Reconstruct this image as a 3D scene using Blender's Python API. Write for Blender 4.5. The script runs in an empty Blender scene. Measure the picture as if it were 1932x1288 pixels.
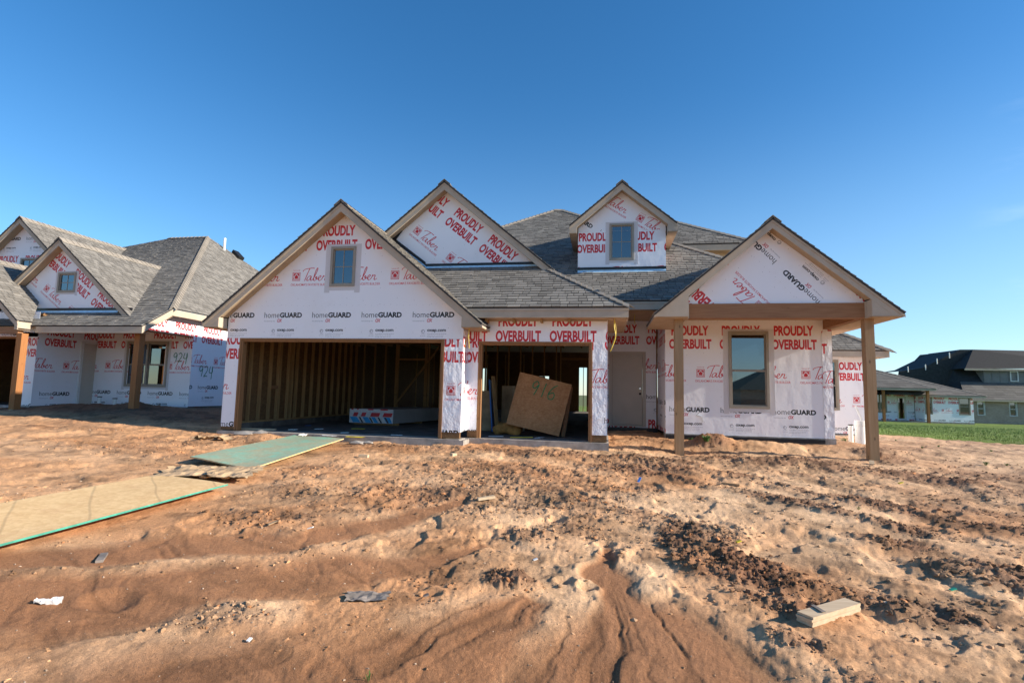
import bpy, math, random
import numpy as np
from mathutils import Vector, Matrix
from mathutils.geometry import tessellate_polygon

random.seed(7)
rng = np.random.default_rng(11)
S = bpy.context.scene
COL = S.collection

# ------------------------------------------------------------------ camera
def look(pitch, roll, yaw):
    cy, sy, cp, sp = math.cos(yaw), math.sin(yaw), math.cos(pitch), math.sin(pitch)
    f = Vector((sy*cp, cy*cp, sp)); r = Vector((cy, -sy, 0)); u = r.cross(f)
    c, s = math.cos(roll), math.sin(roll)
    return c*r+s*u, -s*r+c*u, f
cam = bpy.data.cameras.new('camera'); co = bpy.data.objects.new('camera', cam); COL.objects.link(co)
R_, U_, F_ = look(.0970960749, .0225870820, -.173242607)
co.matrix_world = Matrix(((R_.x, U_.x, -F_.x, 0), (R_.y, U_.y, -F_.y, 0), (R_.z, U_.z, -F_.z, 0), (0, 0, 0, 1)))
cam.sensor_width = 36; cam.lens = 1003.0444/1932*36; cam.clip_start = .05; cam.clip_end = 6000
S.camera = co

# ------------------------------------------------------------------ light
SUN = Vector((1.0, -.045, .412)).normalized()
EL = math.asin(SUN.z); AZ = math.atan2(SUN.x, SUN.y)
W = bpy.data.worlds.new('World'); S.world = W; W.use_nodes = True
nt = W.node_tree; nt.nodes.clear()
sky = nt.nodes.new('ShaderNodeTexSky'); sky.sky_type = 'NISHITA'; sky.sun_disc = False
sky.sun_elevation = EL; sky.sun_rotation = AZ; sky.altitude = 350
sky.air_density = 1.0; sky.dust_density = .2; sky.ozone_density = 3.0
bg = nt.nodes.new('ShaderNodeBackground'); bg.inputs[1].default_value = .108
wo = nt.nodes.new('ShaderNodeOutputWorld')
# faint high cirrus and a few cloud puffs low on the right, mixed into the sky by direction
tc = nt.nodes.new('ShaderNodeTexCoord')
def wn(t, **k):
    n = nt.nodes.new(t)
    for a, b in k.items(): setattr(n, a, b)
    return n
mp = wn('ShaderNodeMapping'); mp.inputs['Scale'].default_value = (2.2, 2.2, 9)
no = wn('ShaderNodeTexNoise'); no.inputs['Scale'].default_value = 2.4; no.inputs['Detail'].default_value = 8; no.inputs['Roughness'].default_value = .62
rp = wn('ShaderNodeValToRGB'); rp.color_ramp.elements[0].position = .52; rp.color_ramp.elements[1].position = .76
sp = wn('ShaderNodeSeparateXYZ')
mr = wn('ShaderNodeMapRange'); mr.inputs[1].default_value = .5; mr.inputs[2].default_value = .85; mr.inputs[3].default_value = 0; mr.inputs[4].default_value = 1
mu = wn('ShaderNodeMath', operation='MULTIPLY'); mu2 = wn('ShaderNodeMath', operation='MULTIPLY'); mu2.inputs[1].default_value = .6
mx = wn('ShaderNodeMix', data_type='RGBA'); mx.inputs[7].default_value = (7.5, 8.0, 8.6, 1)
hs = wn('ShaderNodeHueSaturation'); hs.inputs['Saturation'].default_value = 1.27
L = nt.links.new
L(tc.outputs['Generated'], mp.inputs[0]); L(mp.outputs[0], no.inputs[0]); L(no.outputs[0], rp.inputs[0])
L(tc.outputs['Generated'], sp.inputs[0]); L(sp.outputs[0], mr.inputs[0]); L(rp.outputs[0], mu.inputs[0]); L(mr.outputs[0], mu.inputs[1])
L(mu.outputs[0], mu2.inputs[0]); L(mu2.outputs[0], mx.inputs[0]); L(sky.outputs[0], hs.inputs['Color'])
# low pale haze near the horizon, stronger on the sun's side
h1 = wn('ShaderNodeMapRange', interpolation_type='SMOOTHERSTEP'); h1.inputs[1].default_value = -.02; h1.inputs[2].default_value = .55; h1.inputs[3].default_value = 1; h1.inputs[4].default_value = 0
h2 = wn('ShaderNodeMapRange'); h2.inputs[1].default_value = -.9; h2.inputs[2].default_value = .8; h2.inputs[3].default_value = .06; h2.inputs[4].default_value = .56
h3 = wn('ShaderNodeMath', operation='MULTIPLY'); hm = wn('ShaderNodeMix', data_type='RGBA'); hm.inputs[7].default_value = (2.7, 4.2, 5.7, 1)
L(sp.outputs[2], h1.inputs[0]); L(sp.outputs[0], h2.inputs[0]); L(h1.outputs[0], h3.inputs[0]); L(h2.outputs[0], h3.inputs[1]); L(h3.outputs[0], hm.inputs[0]); L(hs.outputs[0], hm.inputs[6]); L(hm.outputs[2], mx.inputs[6]); L(mx.outputs[2], bg.inputs[0]); L(bg.outputs[0], wo.inputs[0])
sl = bpy.data.lights.new('sun', 'SUN'); sl.energy = 5.0; sl.angle = math.radians(.55); sl.color = (1, .90, .76)
so = bpy.data.objects.new('sun', sl); COL.objects.link(so)
so.rotation_euler = SUN.to_track_quat('Z', 'Y').to_euler()
S.view_settings.view_transform = 'Standard'; S.view_settings.look = 'None'; S.view_settings.gamma = 1
S.view_settings.use_curve_mapping = False; S.view_settings.exposure = 0.90
S.cycles.max_bounces = 6; S.cycles.diffuse_bounces = 4; S.cycles.glossy_bounces = 3; S.cycles.transparent_max_bounces = 8
S.cycles.caustics_reflective = False; S.cycles.caustics_refractive = False; S.cycles.sample_clamp_indirect = 6
S.cycles.use_denoising = True

# ------------------------------------------------------------------ materials
class Mat:
    def __init__(s, name):
        s.m = bpy.data.materials.new(name); s.m.use_nodes = True; s.t = s.m.node_tree; s.t.nodes.clear()
        s.o = s.t.nodes.new('ShaderNodeOutputMaterial'); s.b = s.n('ShaderNodeBsdfPrincipled'); s.l(s.b.outputs[0], s.o.inputs[0])
    def n(s, t, **k):
        x = s.t.nodes.new(t)
        for a, b in k.items(): setattr(x, a, b)
        return x
    def l(s, a, b): s.t.links.new(a, b)
    def obj(s):
        if not hasattr(s, '_c'): s._c = s.n('ShaderNodeTexCoord')
        return s._c.outputs['Object']
    def noise(s, scale, detail=4, rough=.55, stretch=None, src=None):
        x = s.n('ShaderNodeTexNoise'); x.inputs['Scale'].default_value = scale; x.inputs['Detail'].default_value = detail; x.inputs['Roughness'].default_value = rough
        v = src or s.obj()
        if stretch:
            m = s.n('ShaderNodeMapping'); m.inputs['Scale'].default_value = stretch; s.l(v, m.inputs[0]); v = m.outputs[0]
        s.l(v, x.inputs[0]); return x.outputs[0]
    def ramp(s, f, stops):
        r = s.n('ShaderNodeValToRGB'); e = r.color_ramp.elements
        while len(e) < len(stops): e.new(.5)
        for i, (p, c) in enumerate(stops): e[i].position = p; e[i].color = (*c, 1) if len(c) == 3 else c
        s.l(f, r.inputs[0]); return r.outputs[0]
    def mix(s, f, a, b, mode='MIX'):
        m = s.n('ShaderNodeMix', data_type='RGBA', blend_type=mode)
        for i, v in ((0, f), (6, a), (7, b)):
            if isinstance(v, (int, float)): m.inputs[i].default_value = v
            elif isinstance(v, tuple): m.inputs[i].default_value = (*v, 1) if len(v) == 3 else v
            else: s.l(v, m.inputs[i])
        return m.outputs[2]
    def math(s, op, a, b=0.):
        m = s.n('ShaderNodeMath', operation=op)
        for i, v in ((0, a), (1, b)):
            if isinstance(v, (int, float)): m.inputs[i].default_value = v
            else: s.l(v, m.inputs[i])
        return m.outputs[0]
    def set(s, col=None, rough=.6, spec=.5, metal=0):
        if col is not None:
            if isinstance(col, tuple): s.b.inputs['Base Color'].default_value = (*col, 1)
            else: s.l(col, s.b.inputs['Base Color'])
        if isinstance(rough, (int, float)): s.b.inputs['Roughness'].default_value = rough
        else: s.l(rough, s.b.inputs['Roughness'])
        s.b.inputs['Specular IOR Level'].default_value = spec; s.b.inputs['Metallic'].default_value = metal
    def bump(s, h, strength=.3, dist=.01):
        b = s.n('ShaderNodeBump'); b.inputs['Strength'].default_value = strength; b.inputs['Distance'].default_value = dist
        s.l(h, b.inputs['Height']); s.l(b.outputs[0], s.b.inputs['Normal'])
M = {}
def plain(name, c, rough=.6, var=.12, scale=6, metal=0, bump=0, spec=.4):
    m = Mat(name); f = m.noise(scale, 5)
    d = tuple(max(0, x*(1-var*1.6)) for x in c); u = tuple(min(1, x*(1+var)) for x in c)
    m.set(m.ramp(f, [(.3, d), (.7, u)]), rough, spec, metal)
    if bump: m.bump(m.noise(scale*12, 4), bump, .004)
    M[name] = m.m; return m
def wood(name, c1, c2, axis=2, knots=True, rough=.75):
    m = Mat(name); st = [14, 14, 14]; st[axis] = .9
    f = m.noise(2.2, 6, .6, tuple(st)); f2 = m.noise(.9, 3, .5)
    c = m.ramp(f, [(.25, c1), (.75, c2)]); c = m.mix(m.math('MULTIPLY', f2, .5), c, c1)
    if knots:
        st2 = [5, 5, 5]; st2[axis] = 2.6
        v = m.n('ShaderNodeTexVoronoi'); v.inputs['Scale'].default_value = 1.; mp = m.n('ShaderNodeMapping'); mp.inputs['Scale'].default_value = tuple(st2)
        m.l(m.obj(), mp.inputs[0]); m.l(mp.outputs[0], v.inputs[0])
        k = m.ramp(v.outputs['Distance'], [(.03, (1, 1, 1)), (.13, (0, 0, 0))]); c = m.mix(m.math('MULTIPLY', k, .8), c, tuple(x*.28 for x in c1))
    m.set(c, rough, .3); m.bump(f, .25, .004); M[name] = m.m; return m
wood('post_wood', (.30, .185, .095), (.44, .29, .165))
wood('cedar_post', (.26, .105, .035), (.40, .18, .065))
wood('beam_wood', (.24, .115, .055), (.40, .22, .115), 0)
wood('stud_wood', (.29, .165, .065), (.52, .33, .155))
wood('jamb_wood', (.23, .115, .05), (.36, .19, .085))
wood('plank_wood', (.44, .32, .20), (.66, .52, .36), 0, False)
plain('trim_paint', (.46, .385, .295), .65, .07, 3)
plain('soffit_paint', (.42, .31, .20), .75, .1, 3)
plain('window_frame', (.32, .285, .23), .45, .05, 8)
plain('white_frame', (.72, .72, .70), .5, .04, 8)
plain('door_paint', (.54, .49, .42), .5, .04, 3)
plain('concrete', (.33, .30, .27), .9, .25, 5, bump=.4)
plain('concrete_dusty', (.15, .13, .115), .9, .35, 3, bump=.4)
plain('black_tape', (.012, .014, .02), .35, .3, 12)
plain('flashing', (.48, .74, .97), .3, .12, 7, metal=.1)
plain('black_plastic', (.012, .012, .012), .5, .1, 9)
plain('white_pvc', (.80, .79, .75), .4, .06, 5)
plain('yellow_wire', (.72, .55, .06), .5, .1, 9)
plain('underlay', (.03, .03, .032), .9, .2, 9)
plain('dark_roof', (.030, .034, .038), .9, .2, 3)
plain('steel', (.55, .55, .55), .25, .05, 5, metal=1)
plain('green_paint', (.01, .20, .07), .6, .2, 30)
m = Mat('tape_white'); wv = m.n('ShaderNodeTexWave'); wv.inputs['Scale'].default_value = 14; wv.bands_direction = 'Z'; mp = m.n('ShaderNodeMapping'); mp.inputs['Rotation'].default_value = (0, .5, 0); m.l(m.obj(), mp.inputs[0]); m.l(mp.outputs[0], wv.inputs[0])
m.set(m.mix(wv.outputs['Fac'], (.74, .73, .74), (.62, .60, .62)), .5, .4); m.bump(wv.outputs['Fac'], .6, .006); M['tape_white'] = m.m
plain('white_paper', (.8, .8, .78), .7, .06, 7)
plain('gray_felt', (.22, .185, .16), .8, .3, 7, bump=.3)
plain('blue_plastic', (.03, .16, .5), .4, .1, 7)
plain('yellow_plastic', (.75, .6, .05), .5, .1, 7)
plain('green_plastic', (.03, .4, .25), .5, .1, 7)
plain('red_print', (.55, .03, .04), .6, .1, 7)
plain('blue_print', (.03, .30, .62), .6, .1, 7)
plain('drywall_gray', (.40, .39, .40), .8, .06, 5)
plain('drywall_white', (.62, .62, .64), .8, .1, 15)
plain('cardboard', (.42, .29, .17), .85, .2, 5, bump=.3)
plain('orange_cardboard', (.46, .22, .06), .85, .3, 8)
plain('lap_siding', (.20, .20, .20), .8, .08, 2)
plain('leaf', (.07, .16, .03), .7, .35, 14)
plain('sticker', (.62, .68, .72), .5, .05, 9)
plain('mud_board', (.3, .2, .12), .9, .3, 4)
plain('tan_wood_panel', (.58, .44, .28), .85, .12, 4)

def osb(name, a, b, green=0.):
    m = Mat(name)
    v = m.n('ShaderNodeTexVoronoi'); v.inputs['Scale'].default_value = 26; mp = m.n('ShaderNodeMapping'); mp.inputs['Scale'].default_value = (1, 1, 2.4)
    mp.inputs['Rotation'].default_value = (.5, .7, .6); m.l(m.obj(), mp.inputs[0]); m.l(mp.outputs[0], v.inputs[0])
    f = m.noise(7, 6, .7); c = m.ramp(f, [(.28, a), (.72, b)])
    c = m.mix(.38, c, m.ramp(v.outputs['Color'], [(.2, a), (.8, b)]))
    if green:
        g = m.ramp(m.noise(2.6, 6, .7), [(.36, (0, 0, 0)), (.56, (1, 1, 1))])
        c = m.mix(m.math('MULTIPLY', g, .75), (.20, .42, .31), m.mix(.3, c, (.50, .36, .24)))
        c = m.mix(.25, c, m.ramp(v.outputs['Color'], [(.1, (.17, .36, .26)), (.9, (.36, .56, .42))]))
    if name == 'osb_light':
        w = m.n('ShaderNodeTexWave'); w.inputs['Scale'].default_value = .75; w.inputs['Distortion'].default_value = 1.4; w.inputs['Detail Scale'].default_value = .6; w.bands_direction = 'DIAGONAL'; m.l(m.obj(), w.inputs[0])
        c = m.mix(m.ramp(w.outputs['Fac'], [(.0, (.3, .3, .3)), (.002, (.22, .22, .22)), (.006, (0, 0, 0))]), c, (.16, .11, .07)); c = m.mix(m.ramp(m.noise(2.2, 7, .75), [(.52, (0, 0, 0)), (.8, (.7, .7, .7))]), c, (.50, .27, .13))
    if green: c = m.mix(m.ramp(m.noise(3.1, 7, .75), [(.55, (0, 0, 0)), (.75, (.6, .6, .6))]), c, (.50, .28, .14))
    m.set(c, .8, .3); m.bump(v.outputs['Distance'], .3, .004); M[name] = m.m
osb('osb', (.11, .055, .024), (.24, .135, .06))
osb('osb_orange', (.27, .12, .045), (.48, .26, .12))
osb('osb_light', (.60, .38, .17), (.80, .56, .29))
osb('osb_green', (.3, .2, .12), (.4, .28, .16), 1.)

def shingle_mat(name, stops):
    m = Mat(name); a = m.n('ShaderNodeAttribute'); a.attribute_name = 'rnd'
    c = m.ramp(a.outputs['Fac'], stops)
    c = m.mix(.35, c, m.ramp(m.noise(130, 3, .7), [(.3, (.04, .037, .034)), (.7, (.36, .33, .29))]))
    c = m.mix(m.ramp(m.noise(.55, 3), [(.4, (0, 0, 0)), (.7, (.22, .22, .22))]), c, (.10, .09, .08))
    m.set(c, .92, .25); m.bump(m.noise(220, 2), .5, .003); M[name] = m.m
shingle_mat('shingle', [(0, (.105, .099, .090)), (.25, (.155, .147, .134)), (.65, (.205, .194, .176)), (1, (.285, .268, .24))])
shingle_mat('ridge_shingle', [(0, (.29, .25, .20)), (1, (.37, .32, .26))])
shingle_mat('far_shingle', [(0, (.06, .055, .05)), (1, (.15, .14, .125))])

m = Mat('brick')
b = m.n('ShaderNodeTexBrick'); mp = m.n('ShaderNodeMapping'); mp.inputs['Rotation'].default_value = (math.pi/2, 0, 0)
m.l(m.obj(), mp.inputs[0]); m.l(mp.outputs[0], b.inputs[0])
b.inputs['Scale'].default_value = 1; b.inputs['Brick Width'].default_value = .21; b.inputs['Row Height'].default_value = .076; b.inputs['Mortar Size'].default_value = .008
b.inputs['Color1'].default_value = (.28, .205, .16, 1); b.inputs['Color2'].default_value = (.42, .335, .27, 1); b.inputs['Mortar'].default_value = (.33, .30, .27, 1)
m.set(m.mix(.4, b.outputs[0], m.ramp(m.noise(1.2, 5), [(.3, (.24, .19, .15)), (.7, (.45, .37, .30))])), .9, .2); M['brick'] = m.m

def glass(name, refl, dark=(.03, .035, .04)):
    m = Mat(name); m.t.nodes.remove(m.b)
    g = m.n('ShaderNodeBsdfGlossy'); g.inputs['Roughness'].default_value = .015; g.inputs['Color'].default_value = (.78, .88, .95, 1)
    d = m.n('ShaderNodeBsdfTransparent'); d.inputs[0].default_value = (.12, .14, .15, 1)
    lw = m.n('ShaderNodeLayerWeight'); lw.inputs[0].default_value = .35
    f = m.math('ADD', m.math('MULTIPLY', lw.outputs['Fresnel'], .6), refl)
    x = m.n('ShaderNodeMixShader'); m.l(f, x.inputs[0]); m.l(d.outputs[0], x.inputs[1]); m.l(g.outputs[0], x.inputs[2]); m.l(x.outputs[0], m.o.inputs[0])
    bp = m.n('ShaderNodeBump'); bp.inputs['Strength'].default_value = .03; m.l(m.noise(1.6, 2), bp.inputs['Height']); m.l(bp.outputs[0], g.inputs['Normal'])
    M[name] = m.m
glass('glass', .17)

# ------------------------------------------------------------------ house wrap print, rasterised here
PW, PH = 1.213, 2.743; TW, TH = 1024, 2304; SSX, SSY = TW*2, TH*2
RED = np.zeros((SSY, SSX), bool); BLK = np.zeros((SSY, SSX), bool); GRY = np.zeros((SSY, SSX), bool)
def tri_fill(buf, P):
    # P (3,2) in metres inside the tile; wraps round in x
    P = P*np.array([SSX/PW, SSY/PH]); x0, y0 = np.floor(P.min(0)).astype(int); x1, y1 = np.ceil(P.max(0)).astype(int)
    if x1-x0 < 1 or y1-y0 < 1: return
    X, Y = np.meshgrid(np.arange(x0, x1+1)+.5, np.arange(y0, y1+1)+.5)
    (ax, ay), (bx, by), (cx, cy) = P; d = (by-cy)*(ax-cx)+(cx-bx)*(ay-cy)
    if abs(d) < 1e-9: return
    u = ((by-cy)*(X-cx)+(cx-bx)*(Y-cy))/d; v = ((cy-ay)*(X-cx)+(ax-cx)*(Y-cy))/d; k = (u >= -.001) & (v >= -.001) & (u+v <= 1.001)
    yy, xx = np.nonzero(k); buf[(yy+y0) % SSY, (xx+x0) % SSX] = True
def text_tris(s, bold=0., shear=0.):
    c = bpy.data.curves.new('t', 'FONT'); c.body = s; c.offset = bold; c.resolution_u = 3; c.shear = shear
    o = bpy.data.objects.new('t', c); COL.objects.link(o)
    dg = bpy.context.evaluated_depsgraph_get(); e = o.evaluated_get(dg); me = e.to_mesh(); me.calc_loop_triangles()
    V = np.array([v.co[:2] for v in me.vertices]); T = [tuple(t.vertices) for t in me.loop_triangles]
    e.to_mesh_clear(); bpy.data.objects.remove(o); bpy.data.curves.remove(c); return V, T
def put(buf, s, x, y, w, h, bold=0., shear=0.):
    V, T = text_tris(s, bold, shear); lo, hi = V.min(0), V.max(0); V = (V-lo)/(hi-lo)*np.array([w, h])+np.array([x, y])
    for t in T: tri_fill(buf, V[list(t)])
def disc(buf, x, y, r):
    px, py = x*SSX/PW, y*SSY/PH; R = r*SSX/PW; n = int(R)+1
    Y, X = np.mgrid[-n:n+1, -n:n+1]; k = X*X+Y*Y <= R*R; yy, xx = np.nonzero(k)
    buf[(yy-n+int(py)) % SSY, (xx-n+int(px)) % SSX] = True
def crom(P, n=14):
    P = [P[0]]+list(P)+[P[-1]]; out = []
    for i in range(1, len(P)-2):
        a, b, c, d = [np.array(P[j], float) for j in (i-1, i, i+1, i+2)]
        for t in np.linspace(0, 1, n, endpoint=False): out.append(.5*((2*b)+(-a+c)*t+(2*a-5*b+4*c-d)*t*t+(-a+3*b-3*c+d)*t**3))
    out.append(np.array(P[-1], float)); return out
SCRIPT = [
 [(.02, .74), (.07, .86), (.18, .93), (.34, .97), (.47, .96)], [(.29, .95), (.23, .7), (.16, .35), (.10, .03)],
 [(.36, .34), (.30, .37), (.22, .28), (.185, .10), (.22, .03), (.29, .12), (.36, .33), (.335, .12), (.36, .04), (.42, .12), (.52, .45), (.60, .85), (.595, .97), (.56, .9), (.49, .5), (.455, .15), (.48, .03), (.54, .07), (.585, .22), (.56, .32), (.53, .26), (.56, .17), (.62, .14), (.70, .22), (.745, .33), (.72, .39), (.67, .32), (.645, .15), (.68, .03), (.74, .06), (.80, .2), (.84, .38), (.85, .32), (.90, .36), (.93, .32), (.895, .1), (.93, .03), (1.0, .12)]]
PB = 2.44   # baseline of PROUDLY above the lower edge of the sheet
put(RED, 'PROUDLY', .055, PB, .90, .252, .042); put(RED, 'OVERBUILT', 0.0, PB-.337, 1.02, .25, .042)
def script(x, y, w, h):
    for st in SCRIPT:
        q = crom(st)
        for i in range(len(q)-1):
            a, b = q[i], q[i+1]; d = b-a; ang = math.atan2(d[1]*h, d[0]*w); r = .0055+.0055*abs(math.sin(ang-.5))
            for t in (0, .25, .5, .75): disc(RED, x+(a[0]+d[0]*t)*w, y+(a[1]+d[1]*t)*h, r)
ty = PB-1.037
script(.905, ty-.01, .63, .31)
put(RED, "OKLAHOMA'S FAVORITE BUILDER", .62, PB-1.16, 1.0, .056, .006); put(RED, 'homes by', .668, ty+.225, .17, .035)
def rect(buf, x0, y0, x1, y1, val=True):
    X = np.arange(int(x0*SSX/PW), int(x1*SSX/PW)) % SSX; Y = np.arange(int(y0*SSY/PH), int(y1*SSY/PH)) % SSY; buf[np.ix_(Y, X)] = val
bx = .655; q = .197
rect(RED, bx, ty, bx+q, ty+q); rect(RED, bx+.012, ty+.012, bx+q-.012, ty+q-.012, False); rect(RED, bx+.024, ty+.024, bx+q-.024, ty+q-.024)
hs = np.zeros_like(RED); c0 = bx+q/2
for a in ([(c0-.055, ty+.095), (c0+.055, ty+.095), (c0, ty+.145)], [(c0-.042, ty+.045), (c0+.042, ty+.045), (c0+.042, ty+.1)], [(c0-.042, ty+.045), (c0+.042, ty+.1), (c0-.042, ty+.1)]): tri_fill(hs, np.array(a))
big = np.zeros_like(RED)
for a in ([(c0-.082, ty+.085), (c0+.082, ty+.085), (c0, ty+.168)], [(c0-.06, ty+.033), (c0+.06, ty+.033), (c0+.06, ty+.1)], [(c0-.06, ty+.033), (c0+.06, ty+.1), (c0-.06, ty+.1)]): tri_fill(big, np.array(a))
RED &= ~(big & ~hs); RED |= hs
hy = PB-1.905
put(BLK, 'home', .0, hy, .385, .128, -.004); put(BLK, 'GUARD', .395, hy, .56, .122, .045)
put(RED, 'OX', .335, hy-.105, .125, .08, .03, .25); put(GRY, 'housewrap by', .005, hy-.10, .27, .036)
oy = PB-2.225
put(BLK, 'oxep.com', .345, oy-.018, .43, .075, .03)
for k in range(60): disc(GRY, .25+.036*math.cos(k/60*6.283), oy+.012+.036*math.sin(k/60*6.283), .005)
for x0, y0, w0 in ((.345, oy-.052, .42), (.345, oy-.088, .33), (.345, oy-.120, .36), (.215, oy-.060, .075), (.195, oy-.098, .12)):   # fine print too small to read in the photograph
    x = x0
    while x < x0+w0:
        w1 = .018+.03*random.random(); xx = x
        while xx < x+w1: put(GRY, 'l' if random.random() < .4 else '-', xx, y0, .004, .014 if random.random() < .5 else .009); xx += .0075
        x += w1+.012
for k in range(30): disc(GRY, .25+.018*math.cos(k/60*6.283+1), oy+.012+.018*math.sin(k/60*6.283+1), .005)
for q in range(8): disc(GRY, .075+q*.1516, PB-1.62+.012*math.sin(q*5), .0045); disc(GRY, .11+q*.1516, .06+.01*math.sin(q*3), .0045)
for q in range(7): disc(GRY, .02, .2+q*.36, .0055); disc(GRY, .426, .1+q*.37, .0055); disc(GRY, .832, .3+q*.34, .0055)
def down(a): return a.reshape(TH, 2, TW, 2).mean((1, 3)).astype(np.float32)
r_, k_, g_ = down(RED), down(BLK), down(GRY)*.7
IMG = np.ones((TH, TW, 4), np.float32)
base = np.array([.945, .95, .97]); cr = np.array([.79, .12, .17]); cb = np.array([.07, .08, .11])
a = base[None, None]*(1-r_[..., None])+cr*r_[..., None]; a = a*(1-k_[..., None])+cb*k_[..., None]; a = a*(1-g_[..., None])+np.array([.35, .36, .40])*g_[..., None]
IMG[..., :3] = a
img = bpy.data.images.new('wrap_print', TW, TH); img.pixels.foreach_set(IMG.ravel()); img.update(); img.pack()
def wrap_mat(name, gloss, wr, wdist):
    m = Mat(name); t = m.n('ShaderNodeTexImage'); t.image = img; u = m.n('ShaderNodeUVMap'); u.uv_map = 'UVMap'; m.l(u.outputs[0], t.inputs[0])
    n1 = m.noise(1.7, 5, .6); n2 = m.noise(3.2, 4, .55, (1.1, 1.1, .8)); n3 = m.noise(60, 2)
    w = m.n('ShaderNodeTexNoise'); w.noise_type = 'RIDGED_MULTIFRACTAL'; w.inputs['Scale'].default_value = 1.15; w.inputs['Detail'].default_value = 3
    mp = m.n('ShaderNodeMapping'); mp.inputs['Rotation'].default_value = (0, .55, 0); mp.inputs['Scale'].default_value = (2.2, 1, .8); m.l(m.obj(), mp.inputs[0]); m.l(mp.outputs[0], w.inputs[0])
    # faint dust and studs telegraphing through
    dirt = m.ramp(m.noise(.9, 6, .7), [(.52, (0, 0, 0)), (.85, (.16, .16, .16))])
    m.set(m.mix(dirt, t.outputs[0], (.55, .44, .36)), gloss, .45)
    h = m.math('ADD', m.math('MULTIPLY', n2, .8), m.math('MULTIPLY', w.outputs[0], .35)); h = m.math('ADD', h, m.math('MULTIPLY', n3, .02))
    m.bump(h, wr, wdist); M[name] = m.m
wrap_mat('house_wrap', .42, .30, .035)
wrap_mat('loose_wrap', .28, .7, .10)

# ------------------------------------------------------------------ object helpers
ORG = {}
def root(name, loc, label, cat, group=None):
    o = bpy.data.objects.new(name, None); o.empty_display_size = .3; o.location = loc; COL.objects.link(o)
    o['label'] = label; o['category'] = cat
    if group: o['group'] = group
    ORG[o.name] = Vector(loc); return o
def obj(name, V, F, mat, parent=None, label=None, cat=None, group=None, kind=None, uv=None, rnd=None, smooth=False, loc=None):
    me = bpy.data.meshes.new(name)
    V = np.asarray(V, float).reshape(-1, 3)
    org = ORG.get(parent.name, Vector()) if parent else (Vector(loc) if loc is not None else Vector())
    me.from_pydata((V-np.array(org)).tolist(), [], [tuple(f) for f in F]); me.materials.append(M[mat])
    if uv is not None:
        l = me.uv_layers.new(name='UVMap'); l.data.foreach_set('uv', np.array([uv[me.loops[i].vertex_index] for i in range(len(me.loops))], np.float32).ravel())
    if rnd is not None:
        at = me.attributes.new('rnd', 'FLOAT', 'FACE'); at.data.foreach_set('value', np.asarray(rnd, np.float32))
    if smooth: me.polygons.foreach_set('use_smooth', [True]*len(me.polygons))
    me.update(); o = bpy.data.objects.new(name, me); COL.objects.link(o)
    if parent: o.parent = parent; ORG[o.name] = org; 
    elif loc is not None: o.location = loc; ORG[o.name] = org
    if parent and parent.type == 'MESH': pass
    for k, v in (('label', label), ('category', cat), ('group', group), ('kind', kind)):
        if v: o[k] = v
    return o
BF = [(0, 3, 2, 1), (4, 5, 6, 7), (0, 1, 5, 4), (1, 2, 6, 5), (2, 3, 7, 6), (3, 0, 4, 7)]
class MB:
    def __init__(s): s.V = []; s.F = []; s.R = []
    def add(s, V, F, r=0):
        n = len(s.V); s.V += [tuple(v) for v in V]; s.F += [tuple(i+n for i in f) for f in F]; s.R += [r]*len(F); return s
    def box(s, x0, x1, y0, y1, z0, z1, r=0):
        return s.add([(x0, y0, z0), (x1, y0, z0), (x1, y1, z0), (x0, y1, z0), (x0, y0, z1), (x1, y0, z1), (x1, y1, z1), (x0, y1, z1)], BF, r)
    def bar(s, a, b, w, h, up=(0, 0, 1), r=0):
        a, b, up = Vector(a), Vector(b), Vector(up); d = (b-a).normalized(); x = d.cross(up).normalized()*w/2; y = x.cross(d).normalized()*h/2
        P = [a-x-y, a+x-y, a+x+y, a-x+y, b-x-y, b+x-y, b+x+y, b-x+y]
        return s.add(P, [(3, 2, 1, 0), (4, 5, 6, 7), (0, 1, 5, 4), (1, 2, 6, 5), (2, 3, 7, 6), (3, 0, 4, 7)], r)
    def prism(s, P, off, r=0):
        off = Vector(off); n = len(P); A = [Vector(p) for p in P]
        return s.add(A+[p+off for p in A], [tuple(range(n))[::-1], tuple(range(n, 2*n))]+[(i, (i+1) % n, (i+1) % n+n, i+n) for i in range(n)], r)
    def tube(s, pts, rad, n=8, cap=True):
        pts = [Vector(p) for p in pts]; k0 = len(s.V)
        for i, p in enumerate(pts):
            d = (pts[min(i+1, len(pts)-1)]-pts[max(i-1, 0)]).normalized(); a = d.orthogonal().normalized() if abs(d.z) > .9 else d.cross(Vector((0, 0, 1))).normalized(); b_ = d.cross(a)
            for j in range(n): s.V.append(tuple(p+(a*math.cos(j*2*math.pi/n)+b_*math.sin(j*2*math.pi/n))*rad))
        for i in range(len(pts)-1):
            for j in range(n): s.F.append((k0+i*n+j, k0+i*n+(j+1) % n, k0+(i+1)*n+(j+1) % n, k0+(i+1)*n+j)); s.R.append(0)
        if cap: s.F += [tuple(range(k0, k0+n))[::-1], tuple(range(k0+(len(pts)-1)*n, k0+len(pts)*n))]; s.R += [0, 0]
        return s
    def build(s, name, mat, parent=None, **k): return obj(name, s.V, s.F, mat, parent, **k)
def box(name, x0, x1, y0, y1, z0, z1, mat, parent=None, **k): return MB().box(x0, x1, y0, y1, z0, z1).build(name, mat, parent, **k)

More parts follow.
